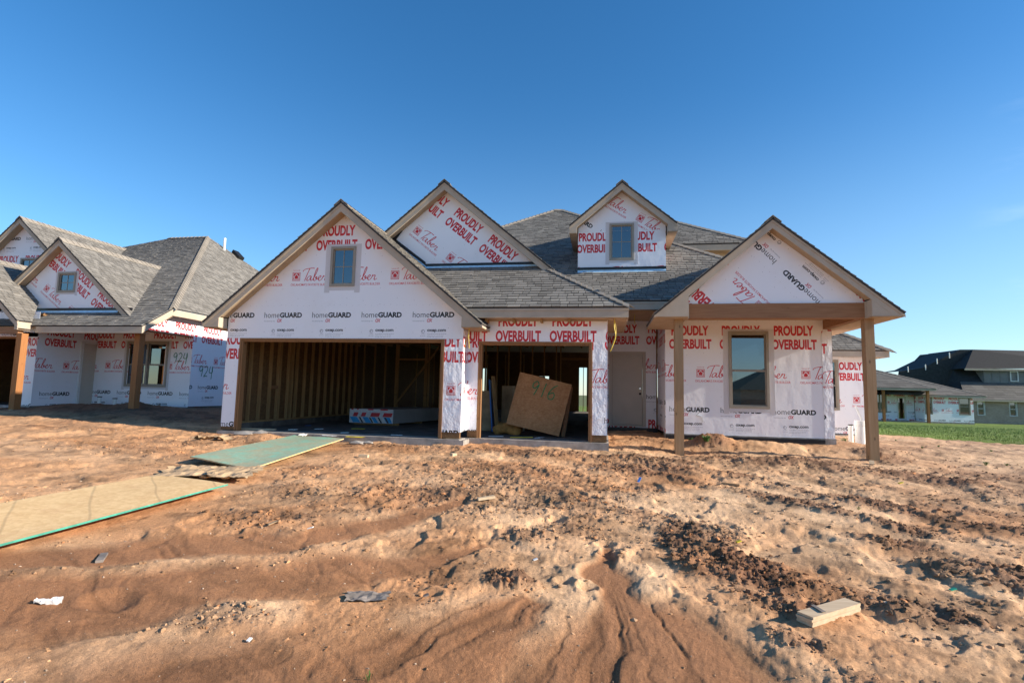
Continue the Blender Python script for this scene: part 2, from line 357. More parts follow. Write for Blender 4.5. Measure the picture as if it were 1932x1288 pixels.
def sheet(name, outer, holes, fr, th, mat, parent, uvf=None, **k):
    """flat panel with holes. outer/holes are 2-D; fr = (origin, A axis, B axis); thickness th goes along A x B"""
    O, A, B = [Vector(v) for v in fr]; N = A.cross(B).normalized()
    loops = [outer]+list(holes); P2 = [p for l in loops for p in l]
    tri = tessellate_polygon([[Vector((a, b_, 0)) for a, b_ in l] for l in loops])
    n = len(P2); V = [O+A*a+B*b_+N*th for a, b_ in P2]+[O+A*a+B*b_ for a, b_ in P2]; F = []
    for t in tri:
        a, b_, c = [V[i] for i in t]
        t = tuple(t) if (b_-a).cross(c-a).dot(N) > 0 else tuple(t)[::-1]
        F.append(t); F.append(tuple(i+n for i in t[::-1]))
    s = 0
    for l in loops:
        m_ = len(l)
        for i in range(m_): F.append((s+i, s+(i+1) % m_, s+(i+1) % m_+n, s+i+n))
        s += m_
    uv = [uvf(a, b_) for a, b_ in P2]*2 if uvf else None
    return obj(name, V, F, mat, parent, uv=uv, **k)
def rc(x0, x1, z0, z1): return [(x0, z0), (x1, z0), (x1, z1), (x0, z1)]
def uvh(u0, zb, sc=1.): return lambda a, b_: ((a-u0)/(PW*sc), (b_-zb+PB*sc)/(PH*sc))     # zb: height of the PROUDLY baseline, u0: left of the print
def uvrot(c, ang, pu, pv, sc=1.):
    ca, sa = math.cos(ang), math.sin(ang)
    def f(a, b_):
        x, y = a-c[0], b_-c[1]; return ((x*ca+y*sa)/(PW*sc)+pu, (-x*sa+y*ca)/(PH*sc)+pv)
    return f
FRONT = lambda y: ((0, y, 0), (1, 0, 0), (0, 0, 1))       # normal = X x Z = -Y, towards the street
def front_wrap(parent, outer, holes, y, uvf, mat='house_wrap', name='house_wrap', th=.004):
    # th along -Y
    return sheet(name, outer, holes, FRONT(y), th, mat, parent, uvf)
def sheath(parent, outer, holes, y, th=.1):
    return sheet('sheathing', outer, holes, FRONT(y+th+.002), th, 'osb', parent)
def side_wrap(parent, outer, holes, x, facing, uvf, name='house_wrap', mat='house_wrap'):
    # outer in (Y,Z). facing +1: +X
    if facing > 0: return sheet(name, outer, holes, ((x, 0, 0), (0, 1, 0), (0, 0, 1)), .004, mat, parent, uvf)
    return sheet(name, [(-a, b_) for a, b_ in outer], [[(-a, b_) for a, b_ in h] for h in holes], ((x, 0, 0), (0, -1, 0), (0, 0, 1)), .004, mat, parent, (lambda a, b_: uvf(-a, b_)))

# ------------------------------------------------------------------ roofs
def clip2(P, Q):
    """Sutherland-Hodgman, Q convex counter-clockwise"""
    for i in range(len(Q)):
        (ax, ay), (bx_, by_) = Q[i], Q[(i+1) % len(Q)]; out = []
        if not P: return P
        f = lambda p: (bx_-ax)*(p[1]-ay)-(by_-ay)*(p[0]-ax)
        for j in range(len(P)):
            p, q_ = P[j], P[(j+1) % len(P)]; fp, fq = f(p), f(q_)
            if fp >= 0: out.append(p)
            if (fp >= 0) != (fq >= 0): t = fp/(fp-fq); out.append((p[0]+(q_[0]-p[0])*t, p[1]+(q_[1]-p[1])*t))
        P = out
    return P
SINGLES = {'n': 0}
def shingles(parent, poly, singles=0, mat='shingle', expo=.143, wmin=.13, wmax=.30, seed=0):
    """poly: convex planar, 3-D, first edge = eave. parent = the roof part"""
    rr = random.Random(seed); P = [Vector(p) for p in poly]; N = (P[1]-P[0]).cross(P[2]-P[1]).normalized()
    if N.z < 0: P = P[::-1]; N = -N
    u = Vector((0, 0, 1)).cross(N).normalized(); v = N.cross(u).normalized(); o = P[0]
    Q = [((p-o).dot(u), (p-o).dot(v)) for p in P]; ar = sum(Q[i][0]*Q[(i+1) % len(Q)][1]-Q[(i+1) % len(Q)][0]*Q[i][1] for i in range(len(Q)))
    if ar < 0: Q = Q[::-1]
    u0, u1 = min(q[0] for q in Q), max(q[0] for q in Q); v0, v1 = min(q[1] for q in Q), max(q[1] for q in Q)
    mb = MB(); k = 0; y = v0
    while y < v1:
        x = u0-rr.random()*.3; yh = min(y+expo+.01, v1+.01)
        while x < u1:
            w = rr.uniform(wmin, wmax); lift = .014+.011*rr.random(); jj = rr.choice((0, 0, .012))
            T = clip2([(x+.006, y-jj), (x+w-.006, y-jj), (x+w-.006, yh), (x+.006, yh)], Q); x += w
            if len(T) < 3: continue
            top = [o+u*a+v*b_+N*(lift+(.003-lift)*min(1, max(0, (b_-y)/expo))) for a, b_ in T]; bot = [o+u*a+v*b_-N*.002 for a, b_ in T]; n = len(T)
            F = [tuple(range(n))]+[(i, i+n, (i+1) % n+n, (i+1) % n) for i in range(n)]
            r = rr.random()
            if k < singles and n == 4: obj('shingle', top+bot, F, mat, parent, rnd=[r]*len(F)); k += 1
            else: mb.add(top+bot, F, r)
        y += expo
    if mb.F: obj('shingle_courses', mb.V, mb.F, mat, parent, rnd=mb.R, kind='stuff')
def caps(parent, a, b_, w1, w2, wid=.22, expo=.2):
    a, b_ = Vector(a), Vector(b_); w1, w2 = Vector(w1).normalized(), Vector(w2).normalized(); d = b_-a; n = max(1, int(d.length/expo)); mb = MB(); up = Vector((0, 0, 1)); rr = random.Random(n)
    for i in range(n):
        p, q_ = a+d*(i/n), a+d*((i+1.1)/n); l0, l1 = up*.055, up*.036
        V = [p+l0, q_+l1, p+l0+w1*wid, q_+l1+w1*wid, p+l0+w2*wid, q_+l1+w2*wid]; V += [x-up*.02 for x in V]
        mb.add(V, [(0, 1, 3, 2), (0, 4, 5, 1), (0, 2, 8, 6), (0, 6, 10, 4), (2, 3, 9, 8), (4, 10, 11, 5)], rr.random())
    obj('ridge_cap', mb.V, mb.F, 'ridge_shingle', parent, rnd=mb.R)
def roof_plane(parent, poly, th=.03, name='roof'):
    P = [Vector(p) for p in poly]; N = (P[1]-P[0]).cross(P[2]-P[1]).normalized()
    if N.z < 0: N = -N
    return MB().prism([p-N*.004 for p in P], -N*th).build(name, 'underlay', parent)

def gable_roof(H, cx, zt, s, hl, hr, yr, ylow, yt, ywall, zsof, sing=0, seed=1, pork=(None, None), fh=.2, sides=(1, 1), eave=(1, 1)):
    """gable facing the street. (cx,zt) peak, s slope, hl/hr half widths, yr rake plane, yt where the ridge ends, ylow=(left,right) where the eaves end"""
    zl, zr = zt-s*hl, zt-s*hr; c = 1/math.sqrt(1+s*s)
    Lp = [(cx-hl, ylow[0], zl), (cx-hl, yr, zl), (cx, yr, zt), (cx, yt, zt)]; Rp = [(cx+hr, yr, zr), (cx+hr, ylow[1], zr), (cx, yt, zt), (cx, yr, zt)]
    rf = roof_plane(H, Rp, name='gable_roof'); lf = roof_plane(rf, Lp, name='roof_deck')
    if sides[1]: shingles(rf, Rp, sing, seed=seed)
    if sides[0]: shingles(rf, Lp, 0, seed=seed+1)
    caps(rf, (cx, yr, zt), (cx, yt, zt), (1, 0, -s), (-1, 0, -s))
    t = .035
    for sg, hh in ((-1, hl), (1, hr)):
        e = cx+sg*hh; ze = zt-s*hh; p = pork[0 if sg < 0 else 1]
        # rake board with the drip strip above it
        y0 = yr+.03
        if p and p[1] > ze-t-fh: zc = p[1]; xc = cx+sg*(zt-t-fh-zc)/s; rk = [(cx, y0, zt-t), (e, y0, ze-t), (e, y0, zc), (xc, y0, zc), (cx, y0, zt-t-fh)]; zlow = zc-.001
        else: rk = [(cx, y0, zt-t), (e, y0, ze-t), (e, y0, ze-t-fh), (cx, y0, zt-t-fh)]; zlow = ze-t-fh+.01
        MB().prism(rk, (0, .035, 0)).build('fascia', 'trim_paint', rf)
        MB().prism([(cx, y0-.014, zt-t-.002), (e, y0-.014, ze-t-.002), (e, y0-.014, ze-t-.06), (cx, y0-.014, zt-t-.06)], (0, .013, 0)).build('fascia', 'trim_paint', rf)
        # sloping soffit
        es = p[0] if p else e; zs = zt-s*abs(es-cx)-t-fh+.03
        MB().prism([(cx, y0+.036, zt-t-fh+.03), (es, y0+.036, zs), (es, ywall-.006, zs), (cx, ywall-.006, zt-t-fh+.03)], (0, 0, .012)).build('soffit', 'soffit_paint', rf)
        # eave board and flat soffit
        if eave[0 if sg < 0 else 1]:
            yl = ylow[0 if sg < 0 else 1]
            MB().box(min(e, e-sg*.03), max(e, e-sg*.03), y0+.037, yl, zlow, ze-t).build('fascia', 'trim_paint', rf)
        if p:
            xw, zb, yl = p
            zi = zt-s*abs(xw-cx)-t-fh+.012
            xq = min(abs(e-cx), (zt-t-fh+.012-zb)/s); xq = cx+sg*xq
            MB().prism([(xw, y0+.004, zb), (xq, y0+.004, zb), (xw, y0+.004, zi)], (0, .03, 0)).build('eave_return', 'trim_paint', rf)
            MB().box(min(xw, e), max(xw, e), y0+.02, yl, zb-.012, zb-.001).build('soffit', 'soffit_paint', rf)
            MB().box(min(xw, xw+sg*.02), max(xw, xw+sg*.02), y0+.036, ywall-.004, zb, zi-.002).build('eave_return', 'trim_paint', rf)
    return rf
def window(H, x0, x1, z0, z1, y, fw=.055, muntin=None, meeting=False, frame='window_frame', mull=None, label=None, depth=.03, tape=0):
    """frame proud of the wall at y, facing the street"""
    fr = MB().add([], []); yo = y-depth
    A = MB()
    A.box(x0, x1, yo, y+.07, z1-fw, z1); A.box(x0, x1, yo, y+.07, z0, z0+fw); A.box(x0, x0+fw, yo, y+.07, z0+fw, z1-fw); A.box(x1-fw, x1, yo, y+.07, z0+fw, z1-fw)
    w = A.build('window', frame, H, label=label)
    if tape:
        T = tape; Z1 = z1+T*.45; B_ = MB(); yt_ = y-.0075
        B_.box(x0-T, x0-.001, yt_, yt_+.003, z0-T*1.1, Z1); B_.box(x1+.001, x1+T, yt_, yt_+.003, z0-T*1.1, Z1); B_.box(x0, x1, yt_, yt_+.0025, z0-T*.7, z0-.001); B_.box(x0, x1, yt_, yt_+.0025, z1+.001, Z1); B_.build('window_tape', 'tape_white', w)
    ins = [(x0+fw, x1-fw)]
    if mull: MB().box(mull-.035, mull+.035, yo+.004, y+.06, z0+fw, z1-fw).build('mullion', frame, w); ins = [(x0+fw, mull-.035), (mull+.035, x1-fw)]
    for (a, b_) in ins:
        s = .028; zm = (z0+z1)/2-(0.02 if meeting else 0)
        secs = [(z0+fw, zm), (zm, z1-fw)] if meeting else [(z0+fw, z1-fw)]
        for i, (c, d) in enumerate(secs):
            yy = y+.012+(.022 if i == 1 else 0)
            Q = MB(); Q.box(a, b_, yy, yy+.03, c, c+s); Q.box(a, b_, yy, yy+.03, d-s, d); Q.box(a, a+s, yy, yy+.03, c+s, d-s); Q.box(b_-s, b_, yy, yy+.03, c+s, d-s); Q.build('sash', frame, w)
            box('pane', a+s, b_-s, yy+.012, yy+.018, c+s, d-s, 'glass', w)
            if muntin:
                nx, nz = muntin; G = MB()
                for k in range(1, nx): x = a+(b_-a)*k/nx; G.box(x-.008, x+.008, yy+.003, yy+.011, c+s, d-s)
                for k in range(1, nz): z = c+(d-c)*k/nz; G.box(a+s, b_-s, yy+.0035, yy+.0105, z-.008, z+.008)
                G.build('muntin', 'window_frame', w)
    return w
# ------------------------------------------------------------------ ground
def vn(x, y, seed):
    xi = np.floor(x).astype(np.int64); yi = np.floor(y).astype(np.int64); fx = x-xi; fy = y-yi
    fx = fx*fx*fx*(fx*(fx*6-15)+10); fy = fy*fy*fy*(fy*(fy*6-15)+10)
    def h(a, b):
        n = (a*374761393+b*668265263+seed*1442695041) & 0xffffffff; n = ((n ^ (n >> 13))*1274126177) & 0xffffffff; return ((n ^ (n >> 16)) & 0xffff)/65535.
    return (h(xi, yi)*(1-fx)+h(xi+1, yi)*fx)*(1-fy)+(h(xi, yi+1)*(1-fx)+h(xi+1, yi+1)*fx)*fy
def fbm(x, y, seed, oct=4, rough=.5):
    s = 0; a = 1; t = 0
    for i in range(oct): s = s+a*vn(x*2**i+i*17.3, y*2**i-i*9.1, seed+i); t += a; a *= rough
    return s/t*2-1
def ridg(x, y, seed, oct=4):
    s = 0; a = 1; t = 0
    for i in range(oct): s = s+a*(1-abs(vn(x*2**i+i*7.7, y*2**i+i*3.1, seed+i)*2-1)); t += a; a *= .5
    return s/t
CP = np.array([(0, 0, -1.62), (-3, 3, -1.50), (3.5, 3, -1.62), (0, 5, -1.47), (0, 8, -1.30), (-5.2, 3.3, -1.30), (-4.9, 5.9, -1.27), (-5.7, 7.4, -1.24), (-5.7, 10.7, -1.13), (-1, 11.2, -1.14), (1.3, 11.3, -1.2),
 (1.6, 11.95, -1.24), (5.36, 11.95, -1.24), (3.5, 13.4, -1.04), (5.4, 13.8, -1.04), (1.0, 13.5, -1.03), (.8, 15.6, -1.0), (-9, 11, -1.06), (-13.6, 13.5, -.74), (-15.5, 15.4, -.72), (-17.4, 13.1, -.79), (-13, 11, -.92), (-12, 7, -1.1), (-20, 8, -1.0),
 (-11, 15, -.85), (-11, 18, -.80), (7.5, 17.6, -1.1), (10, 15, -1.16), (9, 10, -1.32), (6, 7, -1.45), (8.2, 19, -1.1), (15, 25, -1.25), (24, 54, -1.82), (35, 54, -1.9), (45, 76, -2.45), (30, 15, -1.4), (10, 3, -1.6), (-10, 2, -1.3), (0, -10, -1.7), (0, 32, -1.3), (-30, 20, -.9), (-12, 40, -1.3), (0, 60, -1.9)], float)
_D = np.hypot(CP[:, None, 0]-CP[None, :, 0], CP[:, None, 1]-CP[None, :, 1]); _n = len(CP)
_A = np.zeros((_n+3, _n+3)); _A[:_n, :_n] = _D+np.eye(_n)*.02; _A[:_n, _n] = 1; _A[:_n, _n+1:] = CP[:, :2]; _A[_n, :_n] = 1; _A[_n+1:, :_n] = CP[:, :2].T
_w = np.linalg.solve(_A, np.r_[CP[:, 2], 0, 0, 0])
def gbase(x, y):
    x = np.asarray(x, float); y = np.asarray(y, float); r = np.hypot(x, y); k = np.minimum(1, 85/np.maximum(r, 1e-6)); xx, yy = x*k, y*k
    z = _w[_n]+_w[_n+1]*xx+_w[_n+2]*yy
    for i in range(_n): z = z+_w[i]*np.hypot(xx-CP[i, 0], yy-CP[i, 1])
    return z-np.maximum(0, r-85)*.012*np.exp(-r/900)

# ------------------------------------------------------------------ the house in the middle
H = root('unfinished_house', (-1.7, 13.3, -1.0), 'unfinished house in white printed wrap with two open garage bays and a timber-post porch', 'house', 'unfinished wrapped houses of the row')
# concrete
MB().box(-8.80, -3.02, 11.06, 11.6, -1.55, -1.005).build('foundation', 'concrete', H)
MB().box(-3.02, -2.93, 11.06, 11.6, -1.55, -1.02).build('foundation', 'concrete', H)
MB().box(-3.05, .10, 11.53, 12.0, -1.55, -1.003).build('foundation', 'concrete', H)
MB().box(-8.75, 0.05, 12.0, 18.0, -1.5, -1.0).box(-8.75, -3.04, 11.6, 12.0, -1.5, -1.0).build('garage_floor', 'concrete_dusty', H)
MB().box(1.5, 5.40, 13.83, 14.2, -1.6, -.90).box(0.04, 1.5, 15.83, 16.2, -1.6, -.92).box(5.1, 5.40, 14.2, 18.4, -1.6, -.9).box(0, .1, 12, 16, -1.6, -1.0).box(5.4, 8.32, 18.44, 18.8, -1.6, -1.06).build('foundation', 'concrete', H)
box('foundation_membrane', 1.51, 5.15, 13.80, 13.83, -1.02, -.93, 'black_tape', H); box('foundation_membrane', .1, 1.5, 15.81, 15.83, -1.1, -.9, 'black_tape', H)
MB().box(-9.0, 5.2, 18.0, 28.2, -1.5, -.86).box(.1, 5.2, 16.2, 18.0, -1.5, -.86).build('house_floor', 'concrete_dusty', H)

# gable over the double garage ------------------------------------------------
YG = 11.15; op = (-8.42, -3.455)
outer = [(-8.77, 1.148), (-3.03, 1.148), (-3.03, 1.70), (-5.90, 4.08), (-8.77, 1.70)]
win1 = rc(-6.22, -5.64, 2.36, 3.26)
front_wrap(H, outer, [win1], YG, uvh(-7.84-1.213, 3.53)); sheath(H, outer, [win1], YG)
window(H, -6.235, -5.625, 2.345, 3.275, YG, muntin=(2, 2), tape=.13)
front_wrap(H, rc(-8.77, -8.425, -.91, 1.146), [], YG, uvh(-8.96, .99)); sheath(H, rc(-8.77, -8.43, -.99, 1.13), [], YG)
front_wrap(H, rc(-3.45, -3.03, -.86, 1.146), [], YG, uvh(-4.02, .97), 'loose_wrap'); sheath(H, rc(-3.45, -3.05, -.99, 1.13), [], YG)
side_wrap(H, [(YG-.004, -.86), (11.61, -.84), (11.61, 1.6), (YG-.004, 1.6)], [], -3.03, 1, uvh(10.6, .97), mat='loose_wrap')
G1 = gable_roof(H, -5.90, 4.245, .833, 3.30, 3.36, 10.82, (15.5, 12.4), 16.1, YG, 1.38, seed=3, pork=((-8.80, 1.375, 15.5), (-3.0, 1.375, 11.6)))
# door openings framed in timber
def bay(x0, x1, z1, y, d=.16):
    MB().box(x0, x0+.04, y-.012, y+d, -1.0, z1).box(x0+.042, x0+.08, y+.004, y+d-.01, -1.0, z1-.04).build('jamb', 'jamb_wood', H)
    MB().box(x1-.04, x1, y-.012, y+d, -1.0, z1).box(x1-.08, x1-.042, y+.004, y+d-.01, -1.0, z1-.04).build('jamb', 'jamb_wood', H)
    MB().box(x0+.04, x1-.04, y-.012, y+d, z1-.038, z1).box(x0+.08, x1-.08, y+.02, y+d-.02, z1-.078, z1-.04).build('head_jamb', 'jamb_wood', H)
    MB().box(x0-.1, x1+.1, y+.11, y+.2, z1+.01, z1+.32).build('lintel', 'stud_wood', H)
bay(-8.43, -3.445, 1.148, YG); bay(-2.79, -.255, 1.145, 11.61)

# single garage ----------------------------------------------------------------
YS = 11.61
front_wrap(H, rc(-3.03, .06, 1.147, 1.76), [], YS, uvh(-2.405, 1.482)); sheath(H, rc(-3.0, .05, 1.147, 1.76), [], YS)
front_wrap(H, rc(-3.03, -2.79, -.84, 1.145), [], YS, uvh(-3.09, 1.0), 'loose_wrap'); sheath(H, rc(-3.0, -2.79, -.99, 1.14), [], YS)
front_wrap(H, rc(-.255, .06, -.845, 1.145), [], YS, uvh(-1.21, 1.305), 'loose_wrap'); sheath(H, rc(-.255, .05, -.99, 1.14), [], YS)
side_wrap(H, [(11.605, -.845), (15.86, -.9), (15.86, 2.2), (11.605, 1.7)], [], .06, 1, uvh(11.3, 1.3))
box('sheathing', -.05, .055, 11.72, 15.9, -1, 2.2, 'osb', H)
# roof over it, hipped at the right
s2 = .667; E0 = (.50, 11.19, 1.85); t2 = 3.5
P2 = [(-6.9, 11.19, 1.85), E0, (E0[0]-t2, 11.19+t2, 1.85+s2*t2), (-6.9, 11.19+t2, 1.85+s2*t2)]
rf2 = roof_plane(H, P2); shingles(rf2, [(-3.35, 11.19, 1.85), E0, (E0[0]-t2, 11.19+t2, 1.85+s2*t2), (-5.9, 11.19+t2, 1.85+s2*t2)], 300, seed=21)
P2b = [E0, (.50, 14.5, 1.85), (E0[0]-t2, 18, 1.85+s2*t2), (E0[0]-t2, 11.19+t2, 1.85+s2*t2)]
roof_plane(rf2, P2b, name='roof_deck'); shingles(rf2, P2b, 0, seed=22)
caps(rf2, E0, (E0[0]-1.95, 11.19+1.95, 1.85+s2*1.95), (0, -1, -s2), (1, 0, -s2), .15)
MB().box(-3.1, .49, 11.205, 11.24, 1.625, 1.818).box(-3.1, .497, 11.192, 11.203, 1.775, 1.822).build('fascia', 'trim_paint', rf2)
MB().box(.46, .49, 11.242, 14, 1.625, 1.818).build('fascia', 'trim_paint', rf2)
MB().box(-3.1, .455, 11.245, 11.60, 1.625, 1.64).box(.07, .455, 11.61, 14, 1.625, 1.64).build('soffit', 'soffit_paint', rf2)
MB().box(-3.0, .05, 11.585, 11.604, 1.60, 1.623).build('frieze', 'trim_paint', rf2)
# second gable on top of it ------------------------------------------------------
g2w = [(-7.15, 3.27), (-1.42, 3.27), (-4.185, 5.40)]
front_wrap(H, [(-6.9, 3.25), (-1.45, 3.25), (-4.185, 5.38)], [], 13.33, uvrot((-4.002, 4.706), -math.radians(38.5), .055/PW, PB/PH)); sheath(H, [(-6.9, 3.0), (-1.45, 3.0), (-4.185, 5.3)], [], 13.33)
G2 = gable_roof(H, -4.185, 5.53, .833, 2.95, 2.93, 13.0, (17, 14.3), 18.1, 13.33, 3.0, seed=33, eave=(0, 1))
MB().box(-4.75, -1.55, 13.285, 13.322, 3.31, 3.375).build('flashing_tape', 'black_tape', H)
MB().prism([(-4.72, 13.30, 3.306), (-1.62, 13.30, 3.306), (-1.62, 13.27, 3.20), (-4.72, 13.27, 3.20)], (0, -.006, .008)).build('step_flashing', 'flashing', H)
MB().prism([(-4.72, 13.29, 3.325), (-5.75, 13.29, 4.08), (-5.75, 13.29, 4.20), (-4.72, 13.29, 3.43)], (0, .03, 0)).build('flashing_tape', 'black_tape', H)
MB().prism([(-4.70, 13.28, 3.25), (-5.73, 13.28, 4.01), (-5.73, 13.28, 4.078), (-4.70, 13.28, 3.323)], (0, .04, 0)).build('step_flashing', 'flashing', H)
MB().prism([(-5.75, 13.28, 4.08), (-5.62, 13.28, 4.02), (-5.40, 13.28, 4.31), (-5.50, 13.28, 4.36)], (0, .042, 0)).build('flashing_tape', 'black_tape', H)
MB().prism([(-1.95, 13.28, 3.49), (-1.88, 13.28, 3.56), (-1.60, 13.28, 3.37), (-1.66, 13.28, 3.31)], (0, .042, 0)).build('flashing_tape', 'black_tape', H)

# the big hipped roof ------------------------------------------------------------
sm = .667; EL_, ER_ = (-9.6, 13.34, 2.355), (5.85, 13.34, 2.355); AL = (-2.04, 20.95, 7.43); AR = (-1.75, 20.95, 7.43)
PM = [EL_, ER_, AR, AL]
rfm = roof_plane(H, PM, name='roof')
shingles(rfm, [(-5.2, 13.34, 2.355), ER_, AR, AL, (-5.2, 17.77, 5.31)], 0, seed=44)
RM = [ER_, (5.85, 28.5, 2.355), AR]; roof_plane(rfm, RM, name='roof_deck'); shingles(rfm, RM, 0, seed=45, wmin=.3, wmax=.6, expo=.2)
LM = [(-9.6, 28.5, 2.355), EL_, AL]; roof_plane(rfm, LM, name='roof_deck'); shingles(rfm, LM, 0, seed=46, wmin=.4, wmax=.8, expo=.25)
roof_plane(rfm, [(5.85, 28.5, 2.355), (-9.6, 28.5, 2.355), AL, AR], name='roof_deck')
caps(rfm, ER_, AR, (0, -1, -sm), (1, 0, -sm)); caps(rfm, (-5.0, 17.97, 5.44), AL, (0, -1, -sm), (-1, 0, -sm)); caps(rfm, AL, AR, (0, -1, -sm), (0, 1, -sm))
MB().box(.0, 5.84, 13.355, 13.39, 2.13, 2.322).box(0, 5.84, 13.342, 13.353, 2.28, 2.325).build('fascia', 'trim_paint', rfm)
MB().box(5.81, 5.84, 13.392, 28.4, 2.13, 2.322).box(-9.59, -9.56, 13.36, 28.4, 2.13, 2.322).build('fascia', 'trim_paint', rfm)
box('porch_ceiling', .065, 5.3, 13.39, 15.85, 2.19, 2.205, 'soffit_paint', H); box('soffit', 5.40, 5.81, 13.39, 28.4, 2.13, 2.145, 'soffit_paint', H); box('soffit', -9.56, -8.8, 16.2, 28.4, 2.13, 2.145, 'soffit_paint', H)
# dormer -------------------------------------------------------------------------
YD_ = 15.04; dw = rc(.135, .785, 3.83, 4.86)
front_wrap(H, rc(-.765, 1.668, 3.53, 4.665), [rc(.135, .785, 3.83, 4.664)], YD_, uvh(-.80, 4.375), name='house_wrap')
top = [(-.765, 4.667), (.134, 4.667), (.134, 4.861), (.786, 4.861), (.786, 4.667), (1.668, 4.667), (1.668, 4.81), (.46, 5.82), (-.765, 4.81)]
front_wrap(H, top, [], YD_, uvrot((.905, 5.065), -math.radians(33), .66/PW, (PB-.93)/PH)); sheath(H, [(-.765, 3.0), (1.668, 3.0), (1.668, 4.78), (.46, 5.79), (-.765, 4.78)], [rc(.135, .785, 3.83, 4.86)], YD_)
window(H, .12, .80, 3.815, 4.875, YD_, muntin=(2, 2), tape=.11)
side_wrap(H, [(YD_-.004, 3.50), (16.9, 4.75), (YD_-.004, 4.72)], [], 1.668, 1, uvh(14.2, 4.375)); side_wrap(H, [(YD_-.004, 3.50), (16.9, 4.75), (YD_-.004, 4.72)], [], -.765, -1, uvh(14.2, 4.375))
gable_roof(H, .46, 5.99, .833, 1.46, 1.49, 14.70, (16.8, 16.7), 18.8, YD_, 4.5, seed=55, pork=((-.79, 4.545, 16.9), (1.70, 4.52, 16.9)))
MB().box(-.775, 1.678, 14.99, 15.034, 3.545, 3.61).build('flashing_tape', 'black_tape', H)
MB().prism([(-.77, 15.02, 3.543), (1.672, 15.02, 3.543), (1.672, 14.985, 3.43), (-.77, 14.985, 3.43)], (0, -.006, .008)).build('step_flashing', 'flashing', H)
MB().box(.25, .37, 15.2, 15.24, 3.9, 4.9).bar((.0, 15.3, 3.7), (.9, 15.3, 4.6), .05, .09, (0, 1, 0)).build('brace', 'stud_wood', H)
# upper roof at the back right ----------------------------------------------------
U0 = (1.3, 17.55, 4.94); U1 = (4.74, 17.55, 4.94)
rfu = roof_plane(H, [U0, U1, (1.3, 20.99, 7.235)]); shingles(rfu, [U0, U1, (1.3, 20.99, 7.235)], 0, seed=61)
RU = [U1, (4.74, 24.4, 4.94), (1.3, 20.99, 7.235)]; roof_plane(rfu, RU, name='roof_deck'); shingles(rfu, RU, 0, seed=62)
caps(rfu, U1, (1.3, 20.99, 7.235), (0, -1, -sm), (1, 0, -sm))
MB().box(1.3, 4.73, 17.565, 17.6, 4.72, 4.905).box(4.70, 4.73, 17.6, 24.3, 4.72, 4.905).build('fascia', 'trim_paint', rfu)
MB().box(1.3, 4.70, 17.6, 17.95, 4.72, 4.735).build('soffit', 'soffit_paint', rfu)
box('upper_wall', 1.3, 4.35, 17.95, 24, 2.4, 4.72, 'tan_wood_panel', H)

# entry recess ---------------------------------------------------------------------
front_wrap(H, rc(.065, 1.47, -.90, 2.19), [rc(.135, 1.18, -.87, 1.285)], 15.86, uvh(-.02, 1.835)); sheath(H, rc(.06, 1.5, -.9, 2.19), [rc(.135, 1.18, -.87, 1.285)], 15.86)
dr = MB().box(.135, .225, 15.83, 15.95, -.86, 1.285).box(1.09, 1.18, 15.83, 15.95, -.86, 1.285).box(.225, 1.09, 15.83, 15.95, 1.205, 1.285).box(.225, 1.09, 15.82, 15.95, -.87, -.83).build('entry_door', 'door_paint', H)
box('door_leaf', .232, 1.083, 15.875, 15.92, -.82, 1.20, 'door_paint', dr)
MB().tube([(1.015, 15.875, .22), (1.015, 15.845, .22)], .013).tube([(1.015, 15.845, .22), (1.015, 15.80, .22)], .03, 12).build('door_knob', 'steel', dr)
MB().tube([(1.02, 15.876, .07), (1.02, 15.85, .07)], .035, 12).build('deadbolt', 'black_plastic', dr)
side_wrap(H, [(13.856, -.89), (15.86, -.92), (15.86, 2.19), (13.856, 2.1)], [], 1.515, -1, uvh(13.2, 1.7)); box('sheathing', 1.52, 1.6, 13.96, 15.95, -.9, 2.19, 'osb', H)
# front room --------------------------------------------------------------------------
YR = 13.86; wr_ = rc(3.04, 3.94, -.225, 1.64)
front_wrap(H, rc(1.515, 5.375, -.93, 2.10), [wr_], YR, uvh(4.088-.055-4*PW, 1.545)); sheath(H, rc(1.515, 5.375, -.9, 2.10), [wr_], YR)
wf = window(H, 3.025, 3.955, -.238, 1.652, YR, fw=.06, meeting=True, muntin=None, tape=.13)
box('sticker', 3.20, 3.42, YR+.055, YR+.057, 1.36, 1.50, 'sticker', wf); box('sticker', 3.14, 3.22, YR+.032, YR+.034, .42, .60, 'sticker', wf); box('blind_wand', 3.34, 3.35, YR+.12, YR+.13, .72, 1.55, 'white_pvc', wf)
front_wrap(H, rc(5.16, 5.385, -1.02, 1.66), [], YR-.012, uvh(5.249-1.0, 1.111+.337), 'loose_wrap')
side_wrap(H, [(YR-.016, -1.0), (18.5, -1.0), (18.5, 2.12), (YR-.016, 2.12)], [], 5.38, 1, uvh(13.1, 1.5)); box('sheathing', 5.28, 5.375, 13.98, 18.5, -.95, 2.1, 'osb', H)
MB().box(1.5, 5.37, 13.80, 13.85, -.965, -.935).build('wrap_hem', 'loose_wrap', H) if False else None
